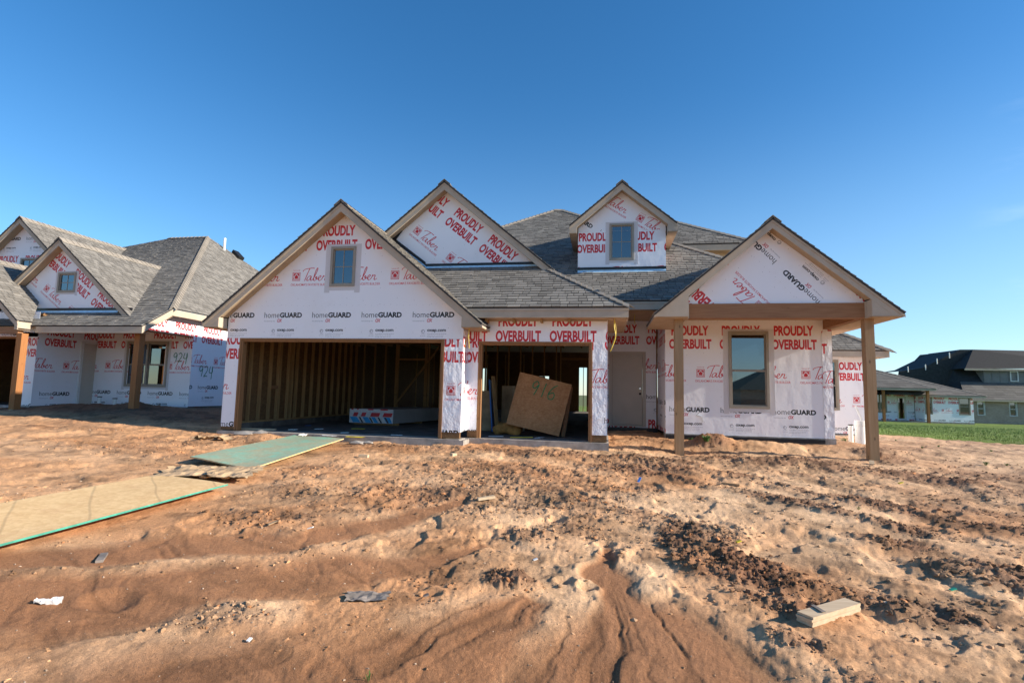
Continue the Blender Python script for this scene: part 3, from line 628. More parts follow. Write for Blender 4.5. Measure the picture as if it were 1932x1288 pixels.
# rear right wing
ww = rc(7.22, 7.35, -.29, 1.29)
front_wrap(H, rc(5.39, 8.30, -1.03, 1.42), [rc(6.5, 7.33, -.28, 1.28)], 18.5, uvh(7.754-.055-.60-2*PW, .975)); sheath(H, rc(5.39, 8.30, -1.0, 1.42), [rc(6.5, 7.33, -.28, 1.28)], 18.5)
window(H, 6.48, 7.35, -.30, 1.30, 18.5, fw=.06, meeting=True)
side_wrap(H, [(18.496, -1.03), (26, -1.03), (26, 1.42), (18.496, 1.42)], [], 8.30, 1, uvh(18, .975)); box('sheathing', 8.2, 8.295, 18.62, 26, -1, 1.42, 'osb', H)
W0, W1 = (4.9, 18.1, 1.58), (8.68, 18.1, 1.58)
rw = roof_plane(H, [W0, W1, (6.9, 19.88, 2.77), (4.9, 19.88, 2.77)]); shingles(rw, [W0, W1, (6.9, 19.88, 2.77), (4.9, 19.88, 2.77)], 0, seed=71)
RWp = [W1, (8.68, 26.4, 1.58), (6.9, 24.6, 2.77), (6.9, 19.88, 2.77)]; roof_plane(rw, RWp, name='roof_deck'); shingles(rw, RWp, 0, seed=72)
roof_plane(rw, [(4.9, 19.88, 2.77), (6.9, 19.88, 2.77), (6.9, 24.6, 2.77), (4.9, 24.6, 2.77)], name='roof_deck')
caps(rw, W1, (6.9, 19.88, 2.77), (0, -1, -sm), (1, 0, -sm))
MB().box(4.9, 8.67, 18.115, 18.15, 1.365, 1.55).box(8.635, 8.67, 18.15, 26.3, 1.365, 1.55).build('fascia', 'trim_paint', rw)
MB().box(5.39, 8.635, 18.15, 18.49, 1.40, 1.415).box(8.31, 8.635, 18.49, 26.3, 1.40, 1.415).build('soffit', 'soffit_paint', rw)
# portico ------------------------------------------------------------------------------
YP = 11.95; cxp = 3.47
front_wrap(H, [(1.77, 2.025), (5.29, 2.025), (5.29, 2.14), (cxp, 3.66), (1.77, 2.14)], [], YP, uvrot((4.453, 2.066), math.radians(133), 0, (PB-1.905)/PH)); sheath(H, [(1.77, 2.03), (5.29, 2.03), (cxp, 3.5)], [], YP, .08)
PR_ = gable_roof(H, cxp, 3.80, .838, 2.42, 2.42, 11.62, (13.84, 17.5), 15.6, YP, 1.70, seed=81, pork=((1.76, 1.705, 13.84), (5.30, 1.705, 17.4)), fh=.19)
MB().box(1.80, 5.27, 11.90, 12.10, 1.705, 2.02).build('porch_beam', 'beam_wood', H)
MB().box(1.765, 1.80, 11.88, 12.10, 1.70, 2.04).box(5.27, 5.305, 11.88, 12.10, 1.70, 2.04).build('beam_end_trim', 'trim_paint', H)
MB().box(5.20, 5.40, 12.10, 13.855, 1.705, 1.93).build('porch_beam', 'beam_wood', H); MB().box(1.5, 1.66, 12.10, 13.855, 1.72, 1.93).build('porch_beam', 'beam_wood', H)
MB().box(1.8, 5.2, 12.1, 13.85, 1.93, 1.945).build('porch_ceiling', 'soffit_paint', H)
box('porch_post', 1.505, 1.685, 11.955, 12.13, -1.33, 1.70, 'post_wood', H); box('porch_post', 5.285, 5.460, 11.955, 12.13, -1.33, 1.70, 'post_wood', H)
MB().box(1.48, 1.71, 11.93, 12.155, -1.34, -1.245).build('post_foot', 'concrete', H) if False else None
# loose wires, spot lamp box, tag ---------------------------------------------------------
def wire(pts, rad, mat, name='wire', parent=H):
    q = [Vector(p) for p in pts]; c = crom([tuple(p) for p in q], 6); return MB().tube([Vector(p) for p in c], rad, 6).build(name, mat, parent)
wire([(.21, 11.42, 1.64), (.20, 11.40, 1.45), (.23, 11.41, 1.25), (.17, 11.40, 1.05), (.12, 11.42, .93)], .009, 'yellow_wire'); wire([(.21, 11.42, 1.6), (.24, 11.42, 1.35), (.19, 11.41, 1.12), (.15, 11.42, 1.0)], .006, 'yellow_wire')
wire([(-2.86, 11.0, 1.39), (-2.87, 11.0, 1.2), (-2.85, 11.0, .93)], .008, 'yellow_wire'); wire([(-2.86, 11.0, 1.3), (-2.93, 11.0, 1.05), (-2.95, 11.0, .88)], .006, 'yellow_wire'); wire([(.80, 14.6, 2.19), (.79, 14.6, 2.05), (.81, 14.6, 1.95)], .007, 'yellow_wire')
wire([(2.32, YR-.006, -.22), (2.33, YR-.03, -.32), (2.28, YR-.04, -.40), (2.24, YR-.04, -.44)], .004, 'black_plastic'); MB().bar((2.25, YR-.03, -.44), (2.36, YR-.035, -.47), .03, .02).bar((2.36, YR-.035, -.45), (2.385, YR-.035, -.60), .04, .008, (0, 1, 0)).build('wire_tag', 'white_paper', H)
q = MB(); q.bar((-2.80, 11.33, 1.60), (-2.56, 11.33, 1.46), .10, .13, (0, 0, 1)); q.bar((-2.82, 11.33, 1.66), (-2.76, 11.33, 1.56), .03, .03); q.build('spot_lamp_box', 'black_plastic', H)
# inside the garage ---------------------------------------------------------------------------
box('sheathing', -8.77, -8.72, 11.26, 18, -.9, 1.7, 'osb', H); box('curb', -8.75, -8.56, 11.3, 17.9, -1.0, -.86, 'concrete_dusty', H)
box('bottom_plate', -8.715, -8.60, 11.3, 17.9, -.859, -.82, 'stud_wood', H)
st = box('stud', -.0445, .0445, -.019, .019, -.82, 1.66, 'stud_wood', H, loc=None)
st.data.transform(Matrix.Translation(Vector((-1.7, 13.3, -1.0)))) if True else None
def at_stud(x, y, rot=0, first=[True]):
    if first[0]: o = st; first[0] = False
    else: o = st.copy(); COL.objects.link(o); o.parent = H
    o.location = (x+1.7, y-13.3, 1.0); o.rotation_euler = (0, 0, rot); return o
y = 11.5
while y < 17.8: at_stud(-8.66, y); y += .406
at_stud(-8.66, 13.06); at_stud(-8.66, 13.7)
x = -8.5
while x < -.2:
    if not (-7.2 < x < -6.2 or -1.42 < x < -.50): at_stud(x, 17.9, math.pi/2)
    x += .406
for x in (-7.25, -7.2, -6.2, -6.15, -1.45, -.47): at_stud(x, 17.9, math.pi/2)
MB().box(-8.6, -7.2, 17.85, 17.95, -1.0, -.96).box(-6.2, -1.4, 17.85, 17.95, -1.0, -.96).box(-8.6, -.1, 17.85, 17.95, 1.66, 1.70).box(-7.2, -6.2, 17.84, 17.96, 1.08, 1.14).box(-1.42, -.5, 17.84, 17.96, 1.16, 1.22).build('plate', 'stud_wood', H)
for x0, y0 in ((-.12, 12),):
    for k in range(14): at_stud(x0, 12.2+.406*k)
MB().bar((-7.23, 17.78, -.5), (-5.55, 17.78, 1.7), .04, .09, (0, 1, 0)).build('diagonal_brace', 'stud_wood', H)
box('garage_shade_ceiling', -8.7, -.1, 11.3, 18.0, 1.71, 1.73, 'osb', H)  # panel added overhead to keep the garage dark, not a seen ceiling
for k in range(14): box('joist', -8.7+.61*k, -8.66+.61*k, 11.35, 17.9, 1.55, 1.70, 'stud_wood', H)
box('blocking', -8.72, -8.62, 12.72, 13.05, -.02, .06, 'beam_wood', H)
# rear of the house, with window openings one looks through
sheet('sheathing', rc(-9.0, 5.3, -.9, 2.2), [rc(-1.30, -.90, -.93+.05, 1.42), rc(-3.39, -2.88, .35, .94), rc(-7.5, -6.2, 0, 1.3), rc(1.5, 3.5, -.1, 1.4)], FRONT(28.1), .12, 'osb', H)
box('door_lining', -1.09, -1.06, 27.9, 28.0, -.9, 1.42, 'stud_wood', H)
box('sheathing', -9.0, -8.9, 18, 28, -.9, 2.2, 'osb', H); box('sheathing', -.02, .02, 16, 17.8, -.9, 1.7, 'osb', H)
box('house_ceiling', -9.0, 5.3, 18.05, 28, 2.20, 2.22, 'drywall_white', H)
for k in range(9): at_stud(-8.2+.8*k, 22.5, math.pi/2) if not -1.9 < -8.2+.8*k < -.6 and not -3.2 < -8.2+.8*k < -2.2 else None
side_wrap(H, [(YG, -.9), (18, -.9), (18, 1.6), (YG, 1.6)], [], -8.775, -1, uvh(10, 1.)); side_wrap(H, [(18, -.9), (28, -.9), (28, 2.2), (18, 2.2)], [], -9.02, -1, uvh(10, 1.))

# ------------------------------------------------------------------ numbers sprayed by hand
DIG = {'9': [(.75, .85), (.45, 1.0), (.15, .80), (.2, .55), (.5, .5), (.78, .8), (.72, .4), (.6, 0)], '1': [(.5, 1.0), (.48, .5), (.5, 0)], '6': [(.75, 1.05), (.35, .8), (.1, .35), (.25, .02), (.65, 0), (.8, .25), (.55, .48), (.15, .3)],
       '2': [(.1, .8), (.4, 1.0), (.75, .8), (.6, .45), (.1, .0), (.45, .05), (.8, .02)], '4': [(.3, 1.0), (.12, .5), (.3, .38), (.8, .45), (.75, 1.0), (.72, .4), (.66, -.25)]}
def sprayed(s, O, A, B, h, parent, wdt=.02, label=None):
    O, A, B = Vector(O), Vector(A).normalized(), Vector(B).normalized(); N = A.cross(B)
    for i, ch in enumerate(s):
        q = [np.array(p) for p in crom(DIG[ch], 6)]; q = [O+A*((p[0]+i*1.02)*h*.62)+B*(p[1]*h) for p in q]; V = []
        for k, p in enumerate(q):
            d = (q[min(k+1, len(q)-1)]-q[max(k-1, 0)]).normalized(); n = N.cross(d)*wdt/2; V += [p-n+N*(.003+.00002*k), p+n+N*(.003+.00002*k)]
        obj('painted_digit', V, [(2*k, 2*k+2, 2*k+3, 2*k+1) for k in range(len(q)-1)], 'green_paint', parent, label=label and 'green spray-painted '+ch)

# ------------------------------------------------------------------ house on the left
NH = root('unfinished_house', (-17.5, 17.0, -.75), 'left neighbour house in wrap with cedar posts and green 924 sprayed beside its window', 'house', 'unfinished wrapped houses of the row')
MB().box(-17.4, -13.62, 15.63, 16, -1.5, -.72).box(-13.9, -13.62, 16, 28, -1.5, -.72).box(-19, -17.4, 13.68, 14, -1.5, -.72).build('foundation', 'concrete', NH)
yw = 15.66; nwin = rc(-16.02, -14.62, -.03, 1.45)
front_wrap(NH, rc(-17.36, -13.6, -.70, 1.85), [nwin], yw, uvh(-15.109-.055-.0-2*PW, 1.575)); sheath(NH, rc(-17.36, -13.6, -.7, 1.85), [nwin], yw)
window(NH, -16.12, -14.50, -.06, 1.48, yw, fw=.075, meeting=True, mull=-15.30, tape=.1)
nwr = side_wrap(NH, [(yw-.004, -.68), (27, -.68), (27, 2.2), (14.5, 2.2), (13.75, 1.66), (yw-.004, 1.66)], [], -13.6, 1, uvh(16.039-2*PW, 1.81)); box('sheathing', -13.72, -13.605, 15.78, 27, -.7, 2.2, 'osb', NH)
side_wrap(NH, [(13.7, -.72), (15.66, -.70), (15.66, 1.85), (13.7, 1.85)], [], -17.38, 1, uvh(13.922-.0-2*PW, 1.50)); box('sheathing', -17.48, -17.385, 13.8, 15.6, -.72, 1.8, 'osb', NH)
front_wrap(NH, rc(-17.95, -17.38, -.72, 1.55), [], 13.7, uvh(-17.86, 1.13)); sheath(NH, rc(-17.95, -17.48, -.72, 1.55), [], 13.7)
front_wrap(NH, rc(-24, -17.38, 1.42, 2.2), [], 13.7, uvh(-17.38-6.2, 3.35)); box('lintel', -24, -17.95, 13.72, 13.85, 1.36, 1.42, 'jamb_wood', NH)
box('garage_interior', -24, -17.5, 19.5, 19.6, -.8, 2.2, 'osb', NH); box('garage_interior', -24.1, -24, 13.7, 19.6, -.8, 2.2, 'osb', NH); box('garage_interior', -17.6, -17.5, 13.9, 19.4, -.8, 2.2, 'osb', NH); box('garage_shade_ceiling', -24, -17.4, 13.8, 19.5, 2.1, 2.15, 'osb', NH); box('garage_floor', -24, -17.4, 13.8, 19.5, -1.2, -.8, 'concrete_dusty', NH)
dr = MB().box(-17.375, -17.33, 15.10, 15.18, -.70, 1.42).box(-17.375, -17.33, 15.18, 15.65, 1.36, 1.42).build('side_door', 'white_frame', NH); box('door_leaf', -17.374, -17.35, 15.18, 15.65, -.69, 1.36, 'door_paint', dr)
for (x0, y0, zb, zt_) in ((-13.80, 13.60, -.78, 1.62), (-17.24, 12.98, -.84, 1.45)):
    box('porch_post', x0, x0+.19, y0, y0+.19, zb, zt_, 'cedar_post', NH); MB().box(x0-.01, x0+.20, y0-.01, y0+.2, zb-.1, zb+.035).build('post_base', 'steel', NH)
MB().box(-17.3, -13.80, 13.62, 13.78, 1.60, 1.78).box(-13.795, -13.61, 13.62, 15.6, 1.62, 1.80).build('porch_beam', 'beam_wood', NH)
box('porch_ceiling', -17.3, -13.65, 13.8, 15.65, 1.82, 1.84, 'soffit_paint', NH)
sprayed('924', (-14.30, yw-.012, .80), (1, 0, 0), (.04, 0, 1), .30, NH, .022, 'green spray paint reading 924'); sprayed('924', (-13.588, 16.0, .34), (0, 1, 0), (0, .05, 1), .36, NH, .024, 'green spray paint reading 924')
box('rear_wall', -24, -13.7, 27.9, 28, -.7, 2.3, 'osb', NH); box('attic_floor', -23.9, -13.8, 16.2, 27.9, 2.25, 2.3, 'osb', NH)
# roofs
sN = .638; A1 = Vector((-18.31, 21.5, 6.95)); hp = lambda y: (0, y, 1.72+sN*(y-13.3)); yc = 14.37
PF = [(-23.5, 13.3, 1.72), (-13.28, 13.3, 1.72), (-13.28, yc, 2.40), tuple(A1), (-20.4, 21.5, 6.95), (-23.5, 19.0, 5.357)]
nr = roof_plane(NH, PF); shingles(nr, PF, 0, seed=91)
PS = [(-13.28, yc, 2.40), (-13.28, 29, 2.40), tuple(A1)]; sN2 = (6.95-2.4)/(-13.28+18.31)
roof_plane(nr, PS, name='roof_deck'); shingles(nr, PS, 0, seed=92)
PL = [(-23.5, 19.0, 5.357), (-20.4, 21.5, 6.95), (-23.5, 24, 5.3)]; roof_plane(nr, PL, name='roof_deck')
caps(nr, (-13.28, yc, 2.4), A1, (0, -1, -sN), (1, 0, -sN2), .17); caps(nr, A1, (-20.4, 21.5, 6.95), (0, -1, -sN), (0, 1, -sN), .13)
MB().box(-17.0, -13.285, 13.31, 13.345, 1.50, 1.69).build('fascia', 'trim_paint', nr)
MB().prism([(-13.30, 13.312, 1.69), (-13.30, yc, 2.365), (-13.30, 29, 2.365), (-13.30, 29, 2.17), (-13.30, yc, 2.17), (-13.30, 13.312, 1.50)], (.03, 0, 0)).build('fascia', 'trim_paint', nr)
MB().box(-17.0, -13.31, 13.35, 13.62, 1.51, 1.525).box(-13.585, -13.305, 14.5, 28, 2.19, 2.205).prism([(-13.585, 13.35, 1.52), (-13.305, 13.35, 1.52), (-13.305, 14.5, 2.2), (-13.585, 14.5, 2.2)], (0, 0, .012)).build('soffit', 'soffit_paint', nr)
# gable A with a small window, gable B higher and behind
wA = rc(-17.375, -16.74, 2.92, 3.53)
front_wrap(NH, [(-19.55, 2.28), (-14.85, 2.28), (-17.2, 4.41)], [wA], 14.15, uvrot((-15.861, 2.772), -math.radians(36), .055/PW, PB/PH)); sheath(NH, [(-19.5, 2.1), (-14.9, 2.1), (-17.2, 4.35)], [wA], 14.15)
window(NH, -17.40, -16.715, 2.895, 3.555, 14.15, fw=.06, muntin=(2, 2), tape=.09)
gable_roof(NH, -17.2, 4.60, .868, 3.05, 3.0, 13.85, (16, 14.2), 17.9, 14.15, 2.1, seed=101, eave=(0, 0))
MB().box(-19.2, -14.5, 14.10, 14.143, 2.31, 2.385).build('flashing_tape', 'black_tape', NH); MB().prism([(-19.1, 14.12, 2.305), (-15.0, 14.12, 2.305), (-15.0, 14.09, 2.21), (-19.1, 14.09, 2.21)], (0, -.006, .008)).build('step_flashing', 'flashing', NH)
MB().prism([(-19.1, 14.09, 2.33), (-19.85, 14.09, 2.95), (-19.85, 14.09, 3.05), (-19.1, 14.09, 2.44)], (0, .03, 0)).build('flashing_tape', 'black_tape', NH)
wB = rc(-21.40, -20.75, 3.95, 4.56)
front_wrap(NH, [(-22.5, 2.9), (-18.6, 2.9), (-18.6, 3.5), (-21.47, 5.95), (-22.5, 5.0)], [wB], 16.0, uvh(-22.5, 4.44)); sheath(NH, [(-22.5, 2.9), (-18.6, 2.9), (-18.6, 3.5), (-21.47, 5.9), (-22.5, 5.0)], [wB], 16.0)
window(NH, -21.43, -20.72, 3.92, 4.59, 16.0, fw=.06, muntin=(2, 2))
gable_roof(NH, -21.3, 6.06, .868, 1.35, 3.6, 15.68, (18, 16.5), 20.4, 16.0, 4.6, seed=111, eave=(1, 0), pork=((-22.5, 4.7, 18), None))
# entry gable at the far left edge
gable_roof(NH, -19.6, 3.93, .868, 2.4, 2.42, 12.9, (13.6, 13.32), 15.6, 13.2, 1.55, seed=121, pork=(None, (-17.3, 1.56, 13.3)))
MB().box(-22, -17.3, 13.05, 13.2, 1.45, 1.62).build('porch_beam', 'beam_wood', NH)
MB().tube([(-17.75, 21.9, 6.3), (-17.75, 21.9, 7.0)], .055, 10).build('vent_pipe', 'white_pvc', nr)
MB().prism([(-17.75, 22.4, 6.45), (-17.40, 22.4, 6.12), (-17.40, 22.8, 6.12), (-17.75, 22.8, 6.45)], (.08, 0, .14)).build('roof_vent', 'black_plastic', nr)
# low pipes by its porch
for i, (x, yq, h) in enumerate(((-16.55, 15.2, .34), (-15.95, 15.2, .30))):
    t = root('drain_pipe', (x, yq, -.78), ['white drain stub near the door of the left house', 'white drain stub under the twin window of the left house'][i], 'pipe', 'drain stubs by the left house')
    MB().tube([(x, yq, -.85), (x, yq, -.78+h)], .055, 12).build('pipe', 'white_pvc', t); MB().tube([(x, yq, -.78+h), (x, yq, -.77+h+.02)], .07, 12).build('pipe_cap', 'black_plastic', t)

# ------------------------------------------------------------------ far houses on the right
k = 55/42.
FE = root('unfinished_house', (29, 56, -1.8), 'distant low hip-roofed house in wrap with a posted porch beyond the lawn', 'house', 'unfinished wrapped houses of the row')
zf = -1.85; y0 = 55
wl = [(29.0, zf+.13), (33.0, zf+.13), (33.0, .62), (29.0, .62)]
h1, h2 = rc(29.1, 29.62, -1.0, .5), rc(31.87, 32.7, -1.0, .5)
front_wrap(FE, wl, [h1, h2], y0, uvh(31.05-.08-3*PW, .27)); sheath(FE, wl, [h1, h2], y0); window(FE, 29.05, 29.68, -1.05, .53, y0, fw=.08, meeting=True); window(FE, 31.82, 32.76, -1.05, .53, y0, fw=.08, meeting=True)
pw = rc(25.0, 28.95, zf+.13, 1.0); d1 = rc(27.55, 28.15, -1.68, .46); w3 = rc(25.45, 26.55, -1.0, .95)
front_wrap(FE, pw, [d1, w3], 56.5, uvh(26.0, .9)); sheath(FE, pw, [d1, w3], 56.5); window(FE, 25.4, 26.6, -1.05, 1.0, 56.5, fw=.08, mull=26.0); window(FE, 27.45, 28.25, -1.7, .52, 56.5, fw=.12, frame='white_frame')
side_wrap(FE, [(55, zf+.13), (56.5, zf+.13), (56.5, .6), (55, .6)], [], 29.0, -1, uvh(55, .3)); side_wrap(FE, [(55, zf+.13), (64, zf+.13), (64, .6), (55, .6)], [], 33.0, 1, uvh(55, .3))
box('rear_wall', 20, 33, 63.5, 63.6, -1.8, 1.0, 'osb', FE)
for x in (25.2, 28.85): box('porch_post', x, x+.2, 54.2, 54.4, zf-.1, 1.05, 'cedar_post', FE)
box('porch_beam', 24, 29.05, 54.2, 54.4, 1.05, 1.2, 'beam_wood', FE)
MB().box(24, 33, 55, 64, zf-.4, zf+.12).build('foundation', 'concrete', FE)
R1 = [(20, 53.9, 1.28), (29.5, 53.9, 1.28), (24.9, 58.5, 3.45), (20, 58.5, 3.45)]; fr_ = roof_plane(FE, R1); shingles(fr_, R1, 0, 'far_shingle', expo=.4, wmin=.6, wmax=1.2, seed=131)
R2 = [(20, 54.5, .70), (33.8, 54.5, .70), (25.1, 63.2, 4.3), (20, 63.2, 4.3)]; roof_plane(fr_, R2, name='roof_deck'); shingles(fr_, [(26, 54.5, .70), (33.8, 54.5, .70), (25.1, 63.2, 4.3), (23, 61, 3.4)], 0, 'far_shingle', expo=.4, wmin=.6, wmax=1.2, seed=132)
R3 = [(33.8, 54.5, .70), (33.8, 72, .70), (25.1, 63.2, 4.3)]; roof_plane(fr_, R3, name='roof_deck'); R4 = [(29.5, 53.9, 1.28), (29.5, 62, 1.28), (24.9, 58.5, 3.45)]; roof_plane(fr_, R4, name='roof_deck')
caps(fr_, (29.5, 53.9, 1.28), (24.9, 58.5, 3.45), (0, -1, -.5), (1, 0, -.5), .2, .4); caps(fr_, (33.8, 54.5, .7), (25.1, 63.2, 4.3), (0, -1, -.4), (1, 0, -.4), .2, .4)
MB().box(20, 29.49, 53.92, 53.96, 1.08, 1.25).box(28.9, 33.79, 54.52, 54.56, .50, .67).box(29.46, 29.49, 53.96, 55.2, 1.08, 1.25).build('fascia', 'trim_paint', fr_)

FF = root('brick_house', (54, 76, -2.4), 'dark-roofed two-storey brick house farthest off at the right edge of the lawn', 'house')
kk = 75/55.; P_ = lambda x, z: (x*kk, z*kk)
bw = rc(44.9, 60, -2.45, .60); wa, wb_ = rc(45.35, 46.2, -1.4, .32), rc(48.8, 49.65, -1.4, .32); wc_ = rc(53, 53.9, -1.4, .32)
sheet('brick_wall', bw, [wa, wb_, wc_], FRONT(75), .12, 'brick', FF)
for a in (wa, wb_, wc_): window(FF, a[0][0]-.03, a[1][0]+.03, a[0][1]-.04, a[2][1]+.03, 75, fw=.1, meeting=True, frame='white_frame', depth=.12)
MB().box(44.9, 45.0, 75.13, 86, -2.45, .6).build('brick_wall', 'brick', FF)
R = [(43.8, 74.3, .54), (62, 74.3, .54), (62, 77.4, 2.86), (45.0, 77.4, 2.58)]; fr2 = roof_plane(FF, R, .05); shingles(fr2, R, 0, 'far_shingle', expo=.5, wmin=.8, wmax=1.6, seed=141)
RL = [(43.8, 92, .54), (43.8, 74.3, .54), (47.7, 84, 7.05), (46.2, 88, 7.05)]; roof_plane(fr2, RL, .05, 'roof_deck')
# dark west slopes, as stepped hips descending to the left
MB().add([(38.8, 79, 4.07), (41.7, 79, 4.6), (46.3, 79, 7.08), (47.7, 79, 7.09), (47.7, 79, 4.6), (45.3, 79, 1.2), (43.5, 79, .5), (38.2, 79, .5), (38.8, 86, 4.07), (41.7, 86, 4.6), (46.3, 86, 7.08), (47.7, 86, 7.09)], [(0, 7, 6, 5, 4, 3, 2, 1), (0, 1, 9, 8), (1, 2, 10, 9), (2, 3, 11, 10)]).build('roof_deck', 'dark_roof', fr2)
MB().add([(45.3, 76.6, 4.45), (47.7, 78.9, 7.09), (46.2, 88, 7.05), (43.8, 88, 4.4)], [(0, 1, 2, 3)]).build('roof_deck', 'dark_roof', fr2)
MB().add([(43.8, 74.3, .54), (45.1, 77.3, 2.58), (47.7, 77.3, 2.6), (47.7, 79, 4.5), (45.3, 79, 4.5), (43.6, 79, .5)], [(0, 1, 4, 5), (1, 2, 3, 4)]).build('roof_deck', 'dark_roof', fr2)
RU2 = [(45.3, 76.6, 4.45), (62, 76.6, 4.75), (62, 80, 6.95), (47.7, 78.9, 7.09)]; roof_plane(fr2, RU2, .05, 'roof_deck'); shingles(fr2, RU2, 0, 'far_shingle', expo=.5, wmin=.8, wmax=1.6, seed=142)
MB().box(45.2, 62, 76.5, 76.6, 4.22, 4.44).box(43.8, 62, 74.28, 74.33, .32, .52).build('fascia', 'trim_paint', fr2)
MB().box(47.7, 62, 77.2, 82, 2.4, 4.5).build('dormer_wall', 'lap_siding', FF)
for j in range(9): box('siding_batten', 47.7+j*.9, 47.78+j*.9, 77.16, 77.2, 2.7, 4.3, 'lap_siding', FF)
window(FF, 50.6, 51.5, 2.9, 4.2, 77.2, fw=.1, frame='white_frame', depth=.1)
for x, z in ((39.9, 4.3), (42.0, 4.6), (43.4, 5.4), (44.9, 6.2), (41.2, 2.3)): MB().tube([(x, 78.9, z-.3), (x, 78.9, z+.45)], .06, 8).build('vent_pipe', 'white_pvc', fr2)

# ------------------------------------------------------------------ house across the street, seen only in the front window's reflection
AH = root('street_house', (18, -28, -1.8), 'dark silhouette of a house mirrored in the front room window glass', 'house')
MB().prism([(12.3, -24, -1.9), (30, -24, -1.9), (30, -24, .85), (12.3, -24, .85)], (0, -10, 0)).build('wall', 'brick', AH)
MB().add([(11.9, -23.5, .8), (30.5, -23.5, .8), (30.5, -34.6, .8), (11.9, -34.6, .8), (17.2, -29, 3.7), (25, -29, 3.7)], [(0, 1, 5, 4), (2, 3, 4, 5), (1, 2, 5), (3, 0, 4), (0, 3, 2, 1)]).build('roof', 'dark_roof', AH)

# ------------------------------------------------------------------ ground mesh
def blob(x, y, L_):
    m_ = np.zeros_like(x)
    for (cx, cy, rx, ry, w) in L_:
        d = ((x-cx)/rx)**2+((y-cy)/ry)**2; m_ = np.maximum(m_, w*np.clip(1.35-d, 0, 1)**.8)
    return m_
def path(x, y, pts):
    m_ = np.zeros_like(x)
    for (x0, y0, w0), (x1, y1, w1) in zip(pts[:-1], pts[1:]):
        dx, dy = x1-x0, y1-y0; t = np.clip(((x-x0)*dx+(y-y0)*dy)/(dx*dx+dy*dy), 0, 1); d = np.hypot(x-x0-t*dx, y-y0-t*dy)/(w0+(w1-w0)*t); m_ = np.maximum(m_, np.clip(1.3-d, 0, 1))
    return np.clip(m_*1.6, 0, 1)
CHAN = [(-.12, 5.5, .05), (-.06, 5.0, .12), (.08, 4.5, .17), (.16, 4.05, .26), (.25, 3.5, .55), (.2, 2.6, 1.0), (.0, 1.2, 1.6)]
CHAN2 = [(-1.7, 6.6, .06), (-2.2, 5.5, .16), (-2.9, 4.6, .30), (-3.7, 4.1, .30), (-4.6, 3.5, .28), (-6, 3.0, .3)]
CHAN3 = [(-1.2, 5.0, .1), (-1.9, 4.3, .25), (-2.9, 3.6, .35), (-3.8, 2.9, .5), (-5, 2.2, .6)]
CHAN4 = [(-.5, 3.9, .12), (-.9, 3.3, .4), (-1.4, 2.6, .8), (-2.2, 1.6, 1.2)]
ROUGH = [(.95, 5.9, .40, .55, .95), (1.05, 5.0, .42, .40, 1), (1.35, 4.35, .38, .22, .9), (1.2, 3.75, .26, .16, .8), (2.3, 4.6, .5, .28, .8), (3.3, 5.4, .6, .35, 1), (3.0, 6.3, .5, .3, .7), (-.67, 4.31, .25, .20, 1), (-.05, 5.2, .16, .2, .6), (-.75, 5.4, .28, .22, .75), (-.3, 5.9, .3, .25, .5),
  (2.4, 12.75, .5, .45, 1), (1.0, 12.2, .35, .25, .6), (3.3, 11.2, 1.9, .55, .9), (4.6, 10.6, 1.2, .5, .7), (5.7, 12.4, .5, .7, .8), (-.6, 10.6, 2.6, .45, .7), (-3.6, 10.5, 1.6, .35, .6), (.5, 9.6, 1.0, .8, .7), (-1.6, 8.3, 1.5, 1.1, .55), (-1.9, 6.6, .9, .8, .6), (-1.0, 7.0, .8, .9, .5), (.3, 7.6, .5, .6, .4), (4.4, 8.0, 1.4, .35, .6), (5.2, 9.2, 1.4, .35, .7), (6.8, 8.5, 1.6, .5, .7), (7.5, 11.0, 2.5, .6, .5), (4.0, 7.0, 1.0, .3, .5), (5.2, 6.3, 1.2, .4, .8),
  (-3.4, 6.4, 1.0, .5, .5), (-3.2, 5.0, .8, .25, .55), (-2.6, 3.25, .5, .28, .55), (-8, 8.2, 2.0, .6, .5), (-6.8, 10.2, 1.6, .5, .5), (-12, 13, 3.5, 1.5, .6), (-15, 14.4, 2, .8, .6), (1.6, 3.2, .6, .2, .5), (6.4, 14.5, 1, 1.5, .5), (8, 14, 2.4, 1.2, .4)]
PALE = [(.5, 7.2, .7, .6, .9), (2.3, 7.6, 1.3, .9, .9), (1.9, 5.6, .6, .35, .6), (.45, 4.75, .2, .35, .9), (-2.5, 3.4, .5, .3, .9), (-.9, 3.7, .5, .3, .5), (3.7, 6.6, .8, .4, .5), (5.4, 11.3, .7, .5, .7), (9.0, 13.2, 1.6, 1.0, .8), (-10, 7.6, 3.0, .8, .5), (-.2, 9.4, .4, .25, .5), (-.7, 6.9, .5, .4, .4), (3.0, 9.4, .9, .5, .5)]
FOOT = [(-2, 17.9, 30, 6.4)]
